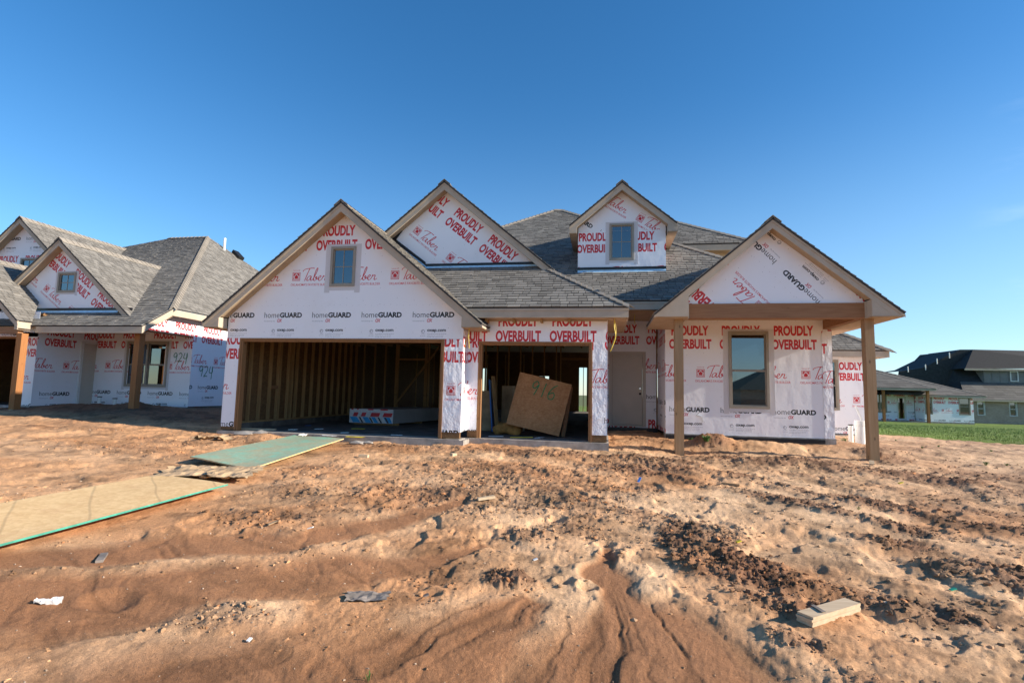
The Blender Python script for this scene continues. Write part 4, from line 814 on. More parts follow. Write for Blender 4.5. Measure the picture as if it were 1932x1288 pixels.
def gheight(x, y):
    r = np.hypot(x, y); near = np.clip(1-(r-20)/25, 0, 1)
    z = gbase(x, y); wx = x+.25*fbm(x*1.3, y*1.3, 5, 3); wy = y+.25*fbm(x*1.3, y*1.3, 9, 3)
    rg = blob(wx, wy, ROUGH); bgn = np.clip(fbm(x*.9, y*1.4, 31, 4)*1.6-.05, 0, 1)*.6*np.clip((r-3.2)/2, 0, 1); rg = np.clip(np.maximum(rg, bgn), 0, 1)
    ch = np.maximum.reduce([path(wx, wy, c) for c in (CHAN, CHAN2, CHAN3, CHAN4)]); fore = np.clip((3.6-np.hypot(x*.55, y))/1.2, 0, 1); ch = np.maximum(ch, fore*.75)
    a1, b1 = x*.66+y*.75, x*.75-y*.66; stz = np.clip((x+.3)/1.2, 0, 1)*np.clip((y-4.3)/1., 0, 1)*np.clip((13-y)/3, 0, 1); st1 = fbm(a1*2.3+.3*fbm(x*2, y*2, 143, 2), b1*.42, 145, 4)
    rg = np.clip(rg+stz*np.clip(st1*2.2-.25, 0, 1)*.8-stz*np.clip(-st1*2-.1, 0, 1)*.5, 0, 1)
    rg = rg*(1-.9*ch)
    pale = blob(wx, wy, PALE)*(1-ch)
    dx_ = fbm(x*.55, y*.55, 41, 3)
    z = z+near*(.022*fbm(x*.7, y*.7, 51, 3)+.011*fbm(x*2.1, y*2.1, 55, 3)*(1-.6*ch))
    tr = ridg(x*.8+y*.55, y*1.7-x*.35, 71, 3)
    z = z+near*.022*(tr-.5)*np.clip((r-4)/3, 0, 1)
    cl = ridg(x*7, y*7, 81, 4)**2; cf = fbm(x*26, y*26, 85, 3)
    z = z+stz*.030*st1
    gr = ridg(x*17, y*17, 83, 4)
    z = z+near*rg*(.060*(cl-.25)+.040*fbm(x*3.4, y*3.4, 88, 3)+.020*cf+.024*(gr-.5)+.018)
    z = z+near*(1-rg)*.0040*fbm(x*40, y*40, 91, 3, .7)+near*(1-ch)*(1-rg)*(.020*np.clip(ridg(x*6, y*6, 93, 4)-.66, 0, 1)+.006*(ridg(x*15, y*15, 94, 3)-.5))
    df = 1-.75*np.clip((5.0-r)/1.6, 0, 1)*np.clip((.3-x)/.6, 0, 1)
    bl = np.abs(fbm(x*3.6+.4*fbm(x*1.7, y*1.7, 151, 2), y*3.6, 153, 4, .6)); bl2 = np.abs(fbm(x*9.5, y*9.5, 157, 3, .6))
    z = z+df*near*(1-.93*ch)*np.clip((r-2.2)/1.5, .25, 1)*(1-.7*pale)*(.036*np.minimum(bl, .35)+.022*np.minimum(bl2, .3)-.010)
    # flow ripples and thin rills in the washed sand
    ax = x*.9+.55*y+.22*fbm(x*2, y*2, 95, 3); z = z-ch*.004-path(wx, wy, CHAN)*.020+ch*.0055*ridg(ax*9, (y*.9-x*.5)*1.6, 97, 3)*1.2-ch*.011*np.clip(ridg(ax*2.3, (y-x*.5)*.5, 99, 3)-.72, 0, 1)*4
    # washed fan: rills spreading from the mouth of the channel
    fa = np.arctan2(x-.03, 5.5-y); fr = np.hypot(x-.03, 5.5-y); fan = np.clip(fr-.7, 0, 1)*np.clip((1.25-abs(fa-.12))*2, 0, 1)*np.clip(ch*2, 0, 1); wf = fa+.06*fbm(x*2.2, y*2.2, 131, 3)
    z = z-fan*(.020*np.clip(ridg(wf*6.5, fr*.35, 133, 2)-.72, 0, 1)*3.2+.015*np.clip(ridg(wf*15, fr*.6, 134, 2)-.66, 0, 1)*2.5+.003*ridg(wf*26, fr*1.4, 135, 2)); lf = (x*.42+y*.9)+.12*fbm(x*1.5, y*1.5, 137, 3)
    lfm = np.clip((-x-.6)/.8, 0, 1)*np.clip(ch*2, 0, 1); z = z-lfm*(.010*np.clip(ridg(lf*2.2, (x-y*.4)*.35, 139, 3)-.64, 0, 1)*3+.008*np.clip(ridg(lf*6, (x-y*.4)*.6, 140, 2)-.6, 0, 1)*2.5+.003*ridg(lf*12, x*1.1, 141, 2))
    # rain-cut scarps round hummocks
    sc = fbm(wx*1.9, wy*1.9, 61, 4); z = z+(1-.75*np.clip((5.0-r)/1.6, 0, 1)*np.clip((.3-x)/.6, 0, 1))*near*(1-ch*.8)*.028*np.tanh(sc*14)*np.clip((r-2.6)/2, 0, 1)*.55
    # footprints / sink holes
    for (fx, fy, fr, fd) in ((-.30, 4.42, .075, .05), (-.12, 4.36, .07, .055), (-1.25, 3.95, .07, .03), (.02, 5.46, .09, .05), (-3.3, 3.25, .16, .03), (-.5, 6.1, .09, .05), (-1.0, 5.6, .1, .05)):
        d = np.hypot(x-fx, (y-fy)*1.3)/fr; z = z-fd*np.exp(-d**4)+fd*.35*np.exp(-((d-1.35)*3)**2)
    # heaps
    for (fx, fy, rx, ry, h) in ((2.42, 12.8, .42, .33, .24), (3.5, 12.9, 1.2, .4, .12), (3.2, 11.05, 1.6, .35, .07), (5.8, 12.7, .5, .8, .14), (-7.2, 10.65, .55, .3, .10), (-14.5, 14.6, 1.2, .5, .14), (-16.6, 14.3, .9, .5, .12), (.9, 12.9, .6, .5, .08), (-.67, 4.31, .16, .13, .075), (1.05, 5.1, .4, .5, .03), (3.35, 5.5, .6, .3, .05)):
        d = ((x-fx)/rx)**2+((y-fy)/ry)**2; z = z+h*np.exp(-d)*(1+.25*fbm(x*5, y*5, 77, 2))
    z = np.where(y < 3.0, z, z)
    # keep soil below the floors
    inside = (x > -8.7) & (x < 0) & (y > 11.75); z = np.where(inside, np.minimum(z, -1.2), z); z = np.where((x > -8.7) & (x < -3.05) & (y > 11.2), np.minimum(z, -1.2), z)
    z = np.where((x > 1.6) & (x < 5.25) & (y > 13.95), np.minimum(z, -1.2), z); z = np.where((x > -9) & (x < 5.2) & (y > 16.1) & (y < 28.3), np.minimum(z, -1.2), z)
    # sheets of plywood press the soil flat
    for (fx, fy, rx, ry, zz) in SHEETS:
        k_ = np.clip(1.5-np.maximum(abs(x-fx)/rx, abs(y-fy)/ry), 0, .5)*2; z = np.where(k_ > 0, z*(1-k_)+np.minimum(z, gbase(x, y)-.02)*k_, z)
    return z, rg, ch, pale
SHEETS = [(-5.2, 4.7, .75, 1.5, 0), (-6.0, 9.2, .8, 2.0, 0)]
def gz(x, y): return float(gheight(np.array([float(x)]), np.array([float(y)]))[0][0])
ang = np.concatenate([np.linspace(-62, 44, 900), np.linspace(44, 298, 100)[1:-1]]); ang = np.radians(ang)
rad = [.15]
while rad[-1] < 3500: r = rad[-1]; rad.append(r*(1.07 if r < 1.5 else 1.0062 if r < 19 else 1.02 if r < 60 else 1.06))
rad = np.array(rad); NA, NR = len(ang), len(rad)
GX = np.outer(rad, np.sin(ang)).ravel(); GY = np.outer(rad, np.cos(ang)).ravel()
GZ, RG, CH, PL_ = gheight(GX, GY)
def fast(name, V, Q, mat, cols=None, kind='structure', smooth=True, nv=4):
    me = bpy.data.meshes.new(name); me.vertices.add(len(V)); me.vertices.foreach_set('co', np.asarray(V, np.float32).ravel()); n = len(Q)
    me.loops.add(n*nv); me.loops.foreach_set('vertex_index', np.asarray(Q, np.int32).ravel()); me.polygons.add(n); me.polygons.foreach_set('loop_start', np.arange(0, n*nv, nv, dtype=np.int32)); me.polygons.foreach_set('loop_total', np.full(n, nv, np.int32))
    me.polygons.foreach_set('use_smooth', np.full(n, smooth)); me.update(calc_edges=True)
    if cols is not None: a = me.color_attributes.new('Col', 'FLOAT_COLOR', 'POINT'); a.data.foreach_set('color', np.asarray(cols, np.float32).ravel())
    me.materials.append(M[mat]); o = bpy.data.objects.new(name, me); COL.objects.link(o)
    if kind: o['kind'] = kind
    return o
i, j = np.meshgrid(np.arange(NR-1), np.arange(NA), indexing='ij'); j2 = (j+1) % NA
Q = np.stack([i*NA+j, (i+1)*NA+j, (i+1)*NA+j2, i*NA+j2], -1).reshape(-1, 4)
def c3(*a): return np.array(a, float)
def soil(x, y, rg, ch, pale):
    n1 = fbm(x*.8, y*.8, 201, 4); n2 = fbm(x*3.2, y*3.2, 211, 4); n3 = fbm(x*.35, y*.35, 221, 3)
    clay = c3(.475, .25, .125); sand = c3(.62, .402, .24); dark = c3(.15, .075, .048); wet = c3(.285, .132, .064); grey = c3(.45, .33, .23); orange = c3(.52, .27, .13)
    def mixf(a, b_, t): return a*(1-t[:, None])+b_*t[:, None]
    c = mixf(np.repeat(clay[None], len(x), 0), sand, np.clip(.45+n1*1.1+n2*.3, 0, 1)); c = mixf(c, orange, np.clip((-x-3)/6+n1*.4, 0, 1)*.6)
    c = mixf(c, grey, np.clip((x-3)/5, 0, 1)*np.clip((y-5)/5, 0, 1)*.55); c = mixf(c, c3(.66, .45, .28), np.clip(pale*1.0+n2*.2*pale, 0, 1)*.8)
    c = mixf(c, dark, np.clip(rg*1.15-.12+n2*.8*rg, 0, 1)*.78); c = mixf(c, orange*.8, np.clip(n2*1.5-.5, 0, 1)*rg*.5)
    c = mixf(c, wet, np.clip(ch*(.92+.3*n1), 0, 1)*.9)
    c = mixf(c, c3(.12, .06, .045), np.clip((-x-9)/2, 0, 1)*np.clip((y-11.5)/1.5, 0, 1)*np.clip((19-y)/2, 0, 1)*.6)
    dp = np.clip(fbm(x*1.5, y*1.5, 231, 5, .62)*7-.3, 0, 1)*.30+np.clip(fbm(x*5.5, y*5.5, 237, 4, .65)*7-.6, 0, 1)*.26; c = c*(1.09-dp*(1-.7*ch))[:, None]*np.array([1, .985, .96])
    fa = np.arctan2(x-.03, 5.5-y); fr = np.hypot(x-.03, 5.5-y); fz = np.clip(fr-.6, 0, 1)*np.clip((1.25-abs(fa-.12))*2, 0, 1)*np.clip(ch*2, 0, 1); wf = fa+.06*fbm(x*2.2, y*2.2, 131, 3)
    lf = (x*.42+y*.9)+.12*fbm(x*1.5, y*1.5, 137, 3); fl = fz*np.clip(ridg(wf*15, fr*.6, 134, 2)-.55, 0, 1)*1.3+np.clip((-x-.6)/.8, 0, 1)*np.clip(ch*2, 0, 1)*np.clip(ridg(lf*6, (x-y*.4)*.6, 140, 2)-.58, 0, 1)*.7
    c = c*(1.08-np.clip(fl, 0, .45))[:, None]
    far = np.clip((np.hypot(x, y)-60)/60, 0, 1); c = mixf(c, c3(.13, .15, .06), far)
    return c
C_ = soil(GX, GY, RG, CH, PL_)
m = Mat('soil'); at = m.n('ShaderNodeAttribute'); at.attribute_name = 'Col'; c = at.outputs['Color']
c = m.mix(.55, c, m.ramp(m.noise(38, 5, .7), [(.25, (.45, .42, .40)), (.5, (.98, .97, .96)), (.78, (1.35, 1.3, 1.22))]), 'MULTIPLY')
sp_ = m.ramp(m.noise(150, 2, .6), [(.30, (1, 1, 1)), (.37, (0, 0, 0))]); c = m.mix(m.math('MULTIPLY', sp_, .55), c, (.14, .07, .045))
sp2 = m.ramp(m.noise(110, 2, .6, None), [(.68, (0, 0, 0)), (.74, (1, 1, 1))]); c = m.mix(m.math('MULTIPLY', sp2, .35), c, (.72, .58, .45))
m.set(c, .93, .15); h = m.math('ADD', m.noise(140, 4, .75), m.math('MULTIPLY', m.noise(40, 5, .7), 1.2)); m.bump(h, .9, .009); M['soil'] = m.m
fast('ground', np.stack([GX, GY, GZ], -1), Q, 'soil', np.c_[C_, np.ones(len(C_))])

# ------------------------------------------------------------------ lawn
def lawn_edge(x, y): return np.minimum((y-(19.6-.30*(x-8.0)))/1.0, (x-6.6)/1.5)+1.3*fbm(x*.5, y*.5, 301, 4)
def lawn_mask(x, y): a = lawn_edge(x, y); b_ = (y-29.5)/1.5+fbm(x*.4, y*.4, 303, 2); return np.maximum(a, b_)
gx, gy = np.meshgrid(np.arange(-42, 90, .33), np.arange(14, 110, .33), indexing='ij'); sh = gx.shape; X_, Y_ = gx.ravel(), gy.ravel()
Zg = gheight(X_, Y_)[0]; mk = lawn_mask(X_, Y_); Zl = Zg+np.clip(mk*.1, -.06, .035)+.012*fbm(X_*2, Y_*2, 305, 2)
idx = np.arange(len(X_)).reshape(sh); q4 = np.stack([idx[:-1, :-1], idx[1:, :-1], idx[1:, 1:], idx[:-1, 1:]], -1).reshape(-1, 4); ok = (mk[q4] > -.2).any(1); q4 = q4[ok]; us, inv = np.unique(q4, return_inverse=True)
m = Mat('lawn'); c = m.ramp(m.noise(1.1, 6, .65), [(.3, (.125, .15, .045)), (.5, (.15, .215, .05)), (.72, (.205, .28, .07))]); c = m.mix(m.ramp(m.noise(.8, 5, .7, (1, 2.4, 1)), [(.58, (0, 0, 0)), (.68, (.55, .55, .55))]), c, (.24, .17, .09))
c = m.mix(.5, c, m.ramp(m.noise(45, 3, .7), [(.3, (.4, .4, .4)), (.7, (1.5, 1.5, 1.4))]), 'MULTIPLY'); m.set(c, .95, .1); m.bump(m.noise(40, 4, .7), .9, .05); M['lawn'] = m.m
lw_ = fast('grass', np.stack([X_, Y_, Zl], -1)[us], inv.reshape(-1, 4), 'lawn', kind='stuff'); lw_['label'] = 'green lawn behind and beside the houses'
def blades(name, P, h, mat, n=3, spread=.012, kind='stuff', **kw):
    V = []; F = []
    for (x, y, z) in P:
        for _ in range(n):
            a = rng.uniform(0, 6.28); hh = h*rng.uniform(.5, 1.2); w = hh*.10; dx, dy = math.cos(a), math.sin(a); lx, ly = rng.normal(0, .35, 2)*hh; ox, oy = rng.normal(0, spread, 2); k_ = len(V)
            V += [(x+ox-dy*w, y+oy+dx*w, z), (x+ox+dy*w, y+oy-dx*w, z), (x+ox+lx, y+oy+ly, z+hh)]; F.append((k_, k_+1, k_+2))
    o = fast(name, np.array(V), np.array(F), mat, None, kind, False, 3)
    for a, b_ in kw.items(): o[a] = b_
    return o
plain('grass_blade', (.16, .25, .05), .7, .4, 5)
P = []
xs = rng.uniform(6.5, 34, 26000); ys = rng.uniform(15.5, 40, 26000); mk = lawn_mask(xs, ys); k_ = (mk > .0) & (rng.random(26000) < np.clip(26/ys, 0, 1)); zs = gheight(xs, ys)[0]
blades('grass_tufts', np.c_[xs, ys, zs+.02][k_], .085, 'grass_blade', 3, .05)

# ------------------------------------------------------------------ clods and gravel
t_ = (1+5**.5)/2; ICO = np.array([(-1, t_, 0), (1, t_, 0), (-1, -t_, 0), (1, -t_, 0), (0, -1, t_), (0, 1, t_), (0, -1, -t_), (0, 1, -t_), (t_, 0, -1), (t_, 0, 1), (-t_, 0, -1), (-t_, 0, 1)])/1.9
IF = np.array([(0, 11, 5), (0, 5, 1), (0, 1, 7), (0, 7, 10), (0, 10, 11), (1, 5, 9), (5, 11, 4), (11, 10, 2), (10, 7, 6), (7, 1, 8), (3, 9, 4), (3, 4, 2), (3, 2, 6), (3, 6, 8), (3, 8, 9), (4, 9, 5), (2, 4, 11), (6, 2, 10), (8, 6, 7), (9, 8, 1)])
def stones(name, n, smin, smax, mat, colf, dens, rmin=2.2, rmax=15, p=2.2):
    a = rng.uniform(-56, 38, n*7)*math.pi/180; r = rmin*(rmax/rmin)**rng.random(n*7); x, y = r*np.sin(a), r*np.cos(a)
    z, rg, ch, pale = gheight(x, y); k_ = (rng.random(len(x)) < dens(x, y, rg, ch)) & ~((x > -8.7) & (x < .1) & (y > 10.95)) & ~((abs(x+5.2) < .6) & (abs(y-4.7) < 1.35)) & (y < 13.5); x, y, z, rg, ch, pale = [q_[k_][:n] for q_ in (x, y, z, rg, ch, pale)]
    n = len(x); r = np.hypot(x, y); s = .85*(smin+(smax-smin)*rng.random(n)**p)*np.clip(r/5, .7, 1.25)
    V = ICO[None]*(1+.38*rng.normal(0, 1, (n, 12, 1)).clip(-1, 1))*rng.uniform(.6, 1.3, (n, 1, 3)); th = rng.uniform(0, 6.28, n); co_, si_ = np.cos(th)[:, None], np.sin(th)[:, None]
    Vx = V[..., 0]*co_-V[..., 1]*si_; Vy = V[..., 0]*si_+V[..., 1]*co_; V = np.stack([Vx, Vy, V[..., 2]*.75], -1)*s[:, None, None]+np.stack([x, y, z-s*.02], -1)[:, None]
    Fc = (IF[None]+12*np.arange(n)[:, None, None]).reshape(-1, 3); cc = np.repeat(colf(x, y, rg, ch, pale), 12, 0)
    o = fast(name, V.reshape(-1, 3), Fc, mat, np.c_[cc, np.ones(len(cc))], 'stuff', False, 3); return o
m = Mat('clod'); at = m.n('ShaderNodeAttribute'); at.attribute_name = 'Col'; m.set(m.mix(.3, at.outputs['Color'], m.ramp(m.noise(90, 3), [(.3, (.5, .5, .5)), (.7, (1.4, 1.35, 1.3))]), 'MULTIPLY'), .95, .15); M['clod'] = m.m
def ccol(x, y, rg, ch, pale):
    c = soil(x, y, rg*.8, ch*.3, pale); v = rng.random((len(x), 1)); c = c*(.42+.55*rng.random((len(x), 1))); return np.where(v < .05, c3(.5, .24, .11)*(.7+.4*v), c)
stones('dirt_clods', 24000, .0025, .026, 'clod', ccol, lambda x, y, rg, ch: np.clip(rg*1.1, 0, 1)*np.clip(1-ch, .02, 1)+.03*(1-ch)+.005, p=3.5)
stones('gravel', 3000, .003, .013, 'clod', lambda x, y, rg, ch, pale: c3(.44, .33, .24)*(.5+.7*rng.random((len(x), 1))), lambda x, y, rg, ch: .2+.5*rg)
stones('clay_lumps', 260, .014, .036, 'clod', lambda x, y, rg, ch, pale: c3(.44, .20, .09)*(.5+.7*rng.random((len(x), 1))), lambda x, y, rg, ch: np.clip(rg*1.4-.4, 0, 1), p=3)

# ------------------------------------------------------------------ plywood ramp and litter
def sheet3(name, P, th, mat, label, cat, group=None, sub=10, sag=.012, edge=None):
    """bent panel through four corners, made of a grid so that it follows the ground a little"""
    a, b_, c_, d = [Vector(p) for p in P]; n = sub; V = []; up = Vector((0, 0, th))
    for s_ in (1, 0):
        for i in range(n+1):
            for j in range(n+1):
                u_, v_ = i/n, j/n; p = a*(1-u_)*(1-v_)+b_*u_*(1-v_)+c_*u_*v_+d*(1-u_)*v_; p = p+Vector((0, 0, sag*(math.sin(u_*5+1)*math.cos(v_*3)-4*u_*(1-u_)*.5))); V.append(tuple(p+up*s_))
    F = []; N1 = (n+1)**2; g = lambda i, j: i*(n+1)+j
    for i in range(n):
        for j in range(n): F.append((g(i, j), g(i+1, j), g(i+1, j+1), g(i, j+1))); F.append(tuple(x+N1 for x in (g(i, j+1), g(i+1, j+1), g(i+1, j), g(i, j))))
    rim = [g(i, 0) for i in range(n)]+[g(n, j) for j in range(n)]+[g(n-i, n) for i in range(n)]+[g(0, n-j) for j in range(n)]
    top = bpy_root = None
    rt = root(name, tuple(a), label, cat, group); obj('panel_face', V, F, mat, rt, smooth=False)
    FE_ = []
    for i_ in range(len(rim)): p, q_ = rim[i_], rim[(i_+1) % len(rim)]; FE_.append((p, q_, q_+N1, p+N1))
    c0 = sum((Vector(v) for v in V), Vector())/len(V); V2 = [tuple(Vector(v)+(Vector(v)-c0).normalized()*.002) for v in V]
    obj('panel_edge', V2, FE_, edge or mat, rt); return rt
plain('green_edge', (.06, .30, .22), .7, .2, 10)
def g_(x, y, d=0): return (x, y, float(gbase(np.array([x]), np.array([y]))[0])+d)
sheet3('plywood_sheet', [g_(-6.50, 7.62, .07), g_(-5.08, 7.20, .06), (-5.42, 10.62, -1.05), (-6.72, 10.86, -1.03)], .018, 'osb_green', 'green-stained plywood sheet sloping up to the open double garage', 'plywood', 'plywood sheets laid over the mud', sag=.01, edge='osb_light')
sheet3('plywood_sheet', [g_(-5.90, 3.0, .07), g_(-4.66, 2.9, .07), g_(-4.60, 6.05, .06), g_(-5.85, 6.35, .06)], .018, 'osb_light', 'tan plywood sheet with green edge lying across the mud at the left edge', 'plywood', 'plywood sheets laid over the mud', sag=.008, edge='green_edge')
def crumple(name, cx, cy, w, l, rot, h, mat, label, cat, seed, n=14, group=None, lift=.02, parts=False):
    V = []; ca, sa = math.cos(rot), math.sin(rot); nx = ny = n
    for i in range(nx+1):
        for j in range(ny+1):
            u_, v_ = (i/nx-.5)*w, (j/ny-.5)*l; e = 1+.08*math.sin(j*1.3+seed); x, y = cx+(u_*ca-v_*sa)*e, cy+(u_*sa+v_*ca)*e
            f_ = float(ridg(np.array([u_*5/w+seed]), np.array([v_*3/l]), 400+seed, 2)[0]); V.append((x, y, gz(x, y)+lift+h*(f_-.35)))
    F = [(i*(ny+1)+j, (i+1)*(ny+1)+j, (i+1)*(ny+1)+j+1, i*(ny+1)+j+1) for i in range(nx) for j in range(ny)]
    N1 = len(V); V += [(x, y, z-.006) for x, y, z in V]; F += [tuple(a+N1 for a in f[::-1]) for f in F]
    return obj(name, V, F, mat, None, label=label, cat=cat, group=group, loc=(cx, cy, gz(cx, cy)))
crumple('cardboard_piece', -5.72, 6.78, .75, .95, .5, .07, 'cardboard', 'larger crumpled brown cardboard bridging the gap between the two plywood sheets', 'cardboard', 1, 18, 'flattened cardboard scraps', .06)
crumple('cardboard_piece', -5.10, 6.82, .62, .90, .35, .06, 'cardboard', 'brown cardboard flap at the near corner of the green plywood', 'cardboard', 4, 18, 'flattened cardboard scraps', .075)
crumple('cardboard_piece', -8.0, 9.95, .42, .60, -.6, .12, 'cardboard', 'curled cardboard scrap alone on the dirt left of the green plywood', 'cardboard', 2, 14, 'flattened cardboard scraps', .03)
crumple('cardboard_piece', -6.7, 9.9, .25, .55, 1.4, .02, 'cardboard', 'thin flat cardboard strip by the far side of the green plywood', 'cardboard', 6, 8, 'flattened cardboard scraps', .02)
crumple('roofing_scrap', -1.68, 3.78, .30, .15, .25, .03, 'gray_felt', 'grey roofing scrap half buried in smooth wet sand', 'scrap', 3, 10, None, .006)
crumple('plastic_scrap', -3.62, 3.10, .035, .16, -1.1, .05, 'white_paper', 'white plastic scrap in the mud at the lower left', 'litter', 5, 10, None, .01)
crumple('paper_scrap', -6.55, 10.95, .14, .26, .3, .05, 'white_paper', 'torn white paper on the upper corner of the green plywood', 'litter', 7, 10, 'pale scraps at the garage sill', .10)
crumple('paper_scrap', -5.95, 10.98, .34, .10, .0, .01, 'drywall_white', 'flat pale strip leaning on the middle of the garage sill', 'litter', 8, 8, 'pale scraps at the garage sill', .12)
crumple('paper_scrap', -5.35, 10.98, .42, .10, .05, .01, 'yellow_plastic', 'yellow strip against the garage sill by the plywood end', 'litter', 9, 8, 'pale scraps at the garage sill', .12)
def plank(name, x, y, l, w, h, rot, mat, label, cat, group=None, tilt=0., dz=0.):
    t = root(name, (x, y, gz(x, y)), label, cat, group); c = Vector((math.cos(rot), math.sin(rot), tilt)).normalized(); p = Vector((x, y, gz(x, y)+h/2+dz)); MB().bar(p-c*l/2, p+c*l/2, w, h).build('board', mat, t); return t
# stack of glued boards in the foreground
zb_ = gz(1.55, 4.2)-.01; dv = Vector((.80, .60, .02)).normalized(); t = root('wood_block', (1.56, 4.2, zb_), 'pale stacked block of four thin boards lying in the right foreground', 'wood block')
for k in range(4):
    p = Vector((1.56+.004*(k % 2), 4.22-.003*k, zb_+.012+k*.0175)); MB().bar(p-dv*(.27+.004*(k % 3)), p+dv*(.27-.003*k), .115, .0155).build('board', 'plank_wood', t)
p = Vector((1.47, 4.15, zb_+.078)); MB().bar(p-dv*.012+Vector((.02, -.05, 0)), p+dv*.012+Vector((-.03, .05, 0)), .03, .004).build('tape', 'gray_felt', t)
plank('wood_scrap', -1.42, 6.52, .22, .06, .03, .6, 'plank_wood', 'short pale wood offcut on the dirt before the single garage', 'wood scrap', 'small wood offcuts in the dirt', .08, .02)
plank('wood_scrap', -1.75, 7.6, .16, .05, .02, .1, 'beam_wood', 'small brown offcut behind the pale offcut before the garages', 'wood scrap', 'small wood offcuts in the dirt')
plank('wood_scrap', -3.95, 3.78, .22, .05, .02, -.9, 'gray_felt', 'grey-brown slat in the mud below the tan plywood', 'wood scrap', 'small wood offcuts in the dirt')
plank('wood_scrap', -4.15, 8.9, .16, .09, .05, .1, 'plank_wood', 'pale block beside the near edge of the green plywood', 'wood scrap', 'small wood offcuts in the dirt')
plank('wood_scrap', -2.75, 9.7, .10, .08, .06, .9, 'plank_wood', 'small pale cube of wood near the pier between the garages', 'wood scrap', 'small wood offcuts in the dirt')
plank('wood_scrap', 1.9, 8.7, .26, .05, .03, -.4, 'post_wood', 'brown offcut on the pale sand below the left porch post', 'wood scrap', 'small wood offcuts in the dirt')
plank('wood_scrap', 2.25, 8.4, .20, .05, .03, -.6, 'plank_wood', 'pale offcut right of the brown one on the sand', 'wood scrap', 'small wood offcuts in the dirt')
plank('wood_scrap', 5.15, 11.6, .18, .08, .02, 1.2, 'plank_wood', 'thin pale offcut at the foot of the right porch post', 'wood scrap', 'small wood offcuts in the dirt', .3, .03)
def bit(x, y, l, w, rot, mat, label, tilt=.3):
    return plank('litter_piece', x, y, l, w, .008, rot, mat, label, 'litter', 'coloured litter in the dirt', tilt, .01)
bit(.53, 8.55, .18, .035, 1.2, 'blue_plastic', 'bright blue plastic sliver on the dirt below the porch', .5); bit(1.32, 5.75, .05, .04, .3, 'yellow_plastic', 'yellow plastic bit among the dark clods right of centre')
bit(2.83, 5.1, .05, .03, .2, 'green_plastic', 'teal plastic bit on the dark clods at the right'); bit(4.72, 9.7, .07, .05, .2, 'yellow_plastic', 'yellow wrapper left of the right porch post shadow')
bit(-.98, 5.55, .05, .03, 1.2, 'blue_plastic', 'small blue scrap in the dirt at centre'); bit(-.20, 9.1, .14, .05, .4, 'gray_felt', 'dark shingle scrap on the dirt before the single garage'); bit(-.6, 4.9, .04, .03, .4, 'white_paper', 'tiny white fleck near the centre clump'); bit(-2.86, 5.0, .06, .03, .2, 'white_paper', 'white fleck beside the rough soil left of centre')
bit(-3.2, 4.9, .09, .04, .8, 'cardboard', 'brown flake beside the wet channel'); bit(-1.3, 3.95, .05, .04, .5, 'gray_felt', 'grey fleck beside the roofing scrap'); bit(-2.1, 3.05, .03, .02, 1.5, 'white_paper', 'white fleck on the pale gravel at the lower left')
# white pipes by the right corner
t = root('vent_pipe', (6.25, 14.6, -1.06), 'thick white drain pipe standing just left of the right porch post', 'pipe'); MB().tube([(6.25, 14.6, -1.2), (6.25, 14.6, -.60)], .115, 18).tube([(6.25, 14.6, -.60), (6.25, 14.6, -.48)], .125, 18).build('pipe', 'white_pvc', t)
t = root('vent_pipe', (6.22, 15.0, -1.06), 'thin white stub pipe with dark cap beside the thick drain pipe', 'pipe'); MB().tube([(6.20, 15.0, -1.2), (6.20, 15.0, -.62)], .055, 14).build('pipe', 'white_pvc', t); MB().tube([(6.20, 15.0, -.62), (6.20, 15.0, -.595)], .062, 14).build('pipe_cap', 'black_plastic', t)
t = root('corner_strip', (6.5, 15.1, -1.06), 'slanted white strip rising behind the thick drain pipe', 'trim strip'); MB().bar((6.72, 15.1, -1.05), (6.38, 15.1, -.12), .04, .02, (0, 1, 0)).build('strip', 'white_pvc', t)
# weeds
def weed(x, y, h, n, label, lw=.02, group='weeds sprouting from the dirt'):
    V = []; F = []; z = gz(x, y)
    for _ in range(n):
        a = rng.uniform(0, 6.28); r0 = rng.uniform(0, h*.35); hh = h*rng.uniform(.5, 1); bx0, by0 = x+r0*math.cos(a), y+r0*math.sin(a); le = rng.uniform(.2, .9)*hh; ex, ey = bx0+le*math.cos(a), by0+le*math.sin(a); px, py = -math.sin(a)*lw*.5, math.cos(a)*lw*.5; k_ = len(V); mxx, myy = (bx0+ex)/2, (by0+ey)/2
        V += [(bx0, by0, z-.01), (mxx+px, myy+py, z+hh*.75), (mxx-px, myy-py, z+hh*.75), (ex, ey, z+hh*(.6+.3*rng.random()))]; F += [(0+k_, 1+k_, 3+k_, 2+k_)]
    return obj('weed', V, F, 'leaf', None, label=label, cat='weed', group=group, loc=(x, y, z))
weed(2.25, 12.55, .16, 70, 'leafy weed growing on the dirt heap right of the left porch post', .03); weed(2.0, 13.2, .10, 30, 'small weed against the foundation behind the dirt heap')
weed(-1.24, 2.86, .06, 9, 'green sprout at the bottom edge left of centre', .006); weed(-.98, 2.84, .05, 6, 'smaller sprout at the bottom edge beside the taller one', .006)
weed(7.35, 12.0, .10, 26, 'pale weed tuft on the sand right of the right porch post', .012); weed(7.9, 12.3, .08, 18, 'thin weed tuft near the right edge of the frame', .012); weed(6.15, 15.3, .14, 26, 'weed tuft at the base of the white pipes', .02); weed(6.9, 15.2, .08, 20, 'weed tuft between the right post and the lawn', .015); weed(3.2, 7.6, .05, 12, 'small weed on the pale sand at right', .01)
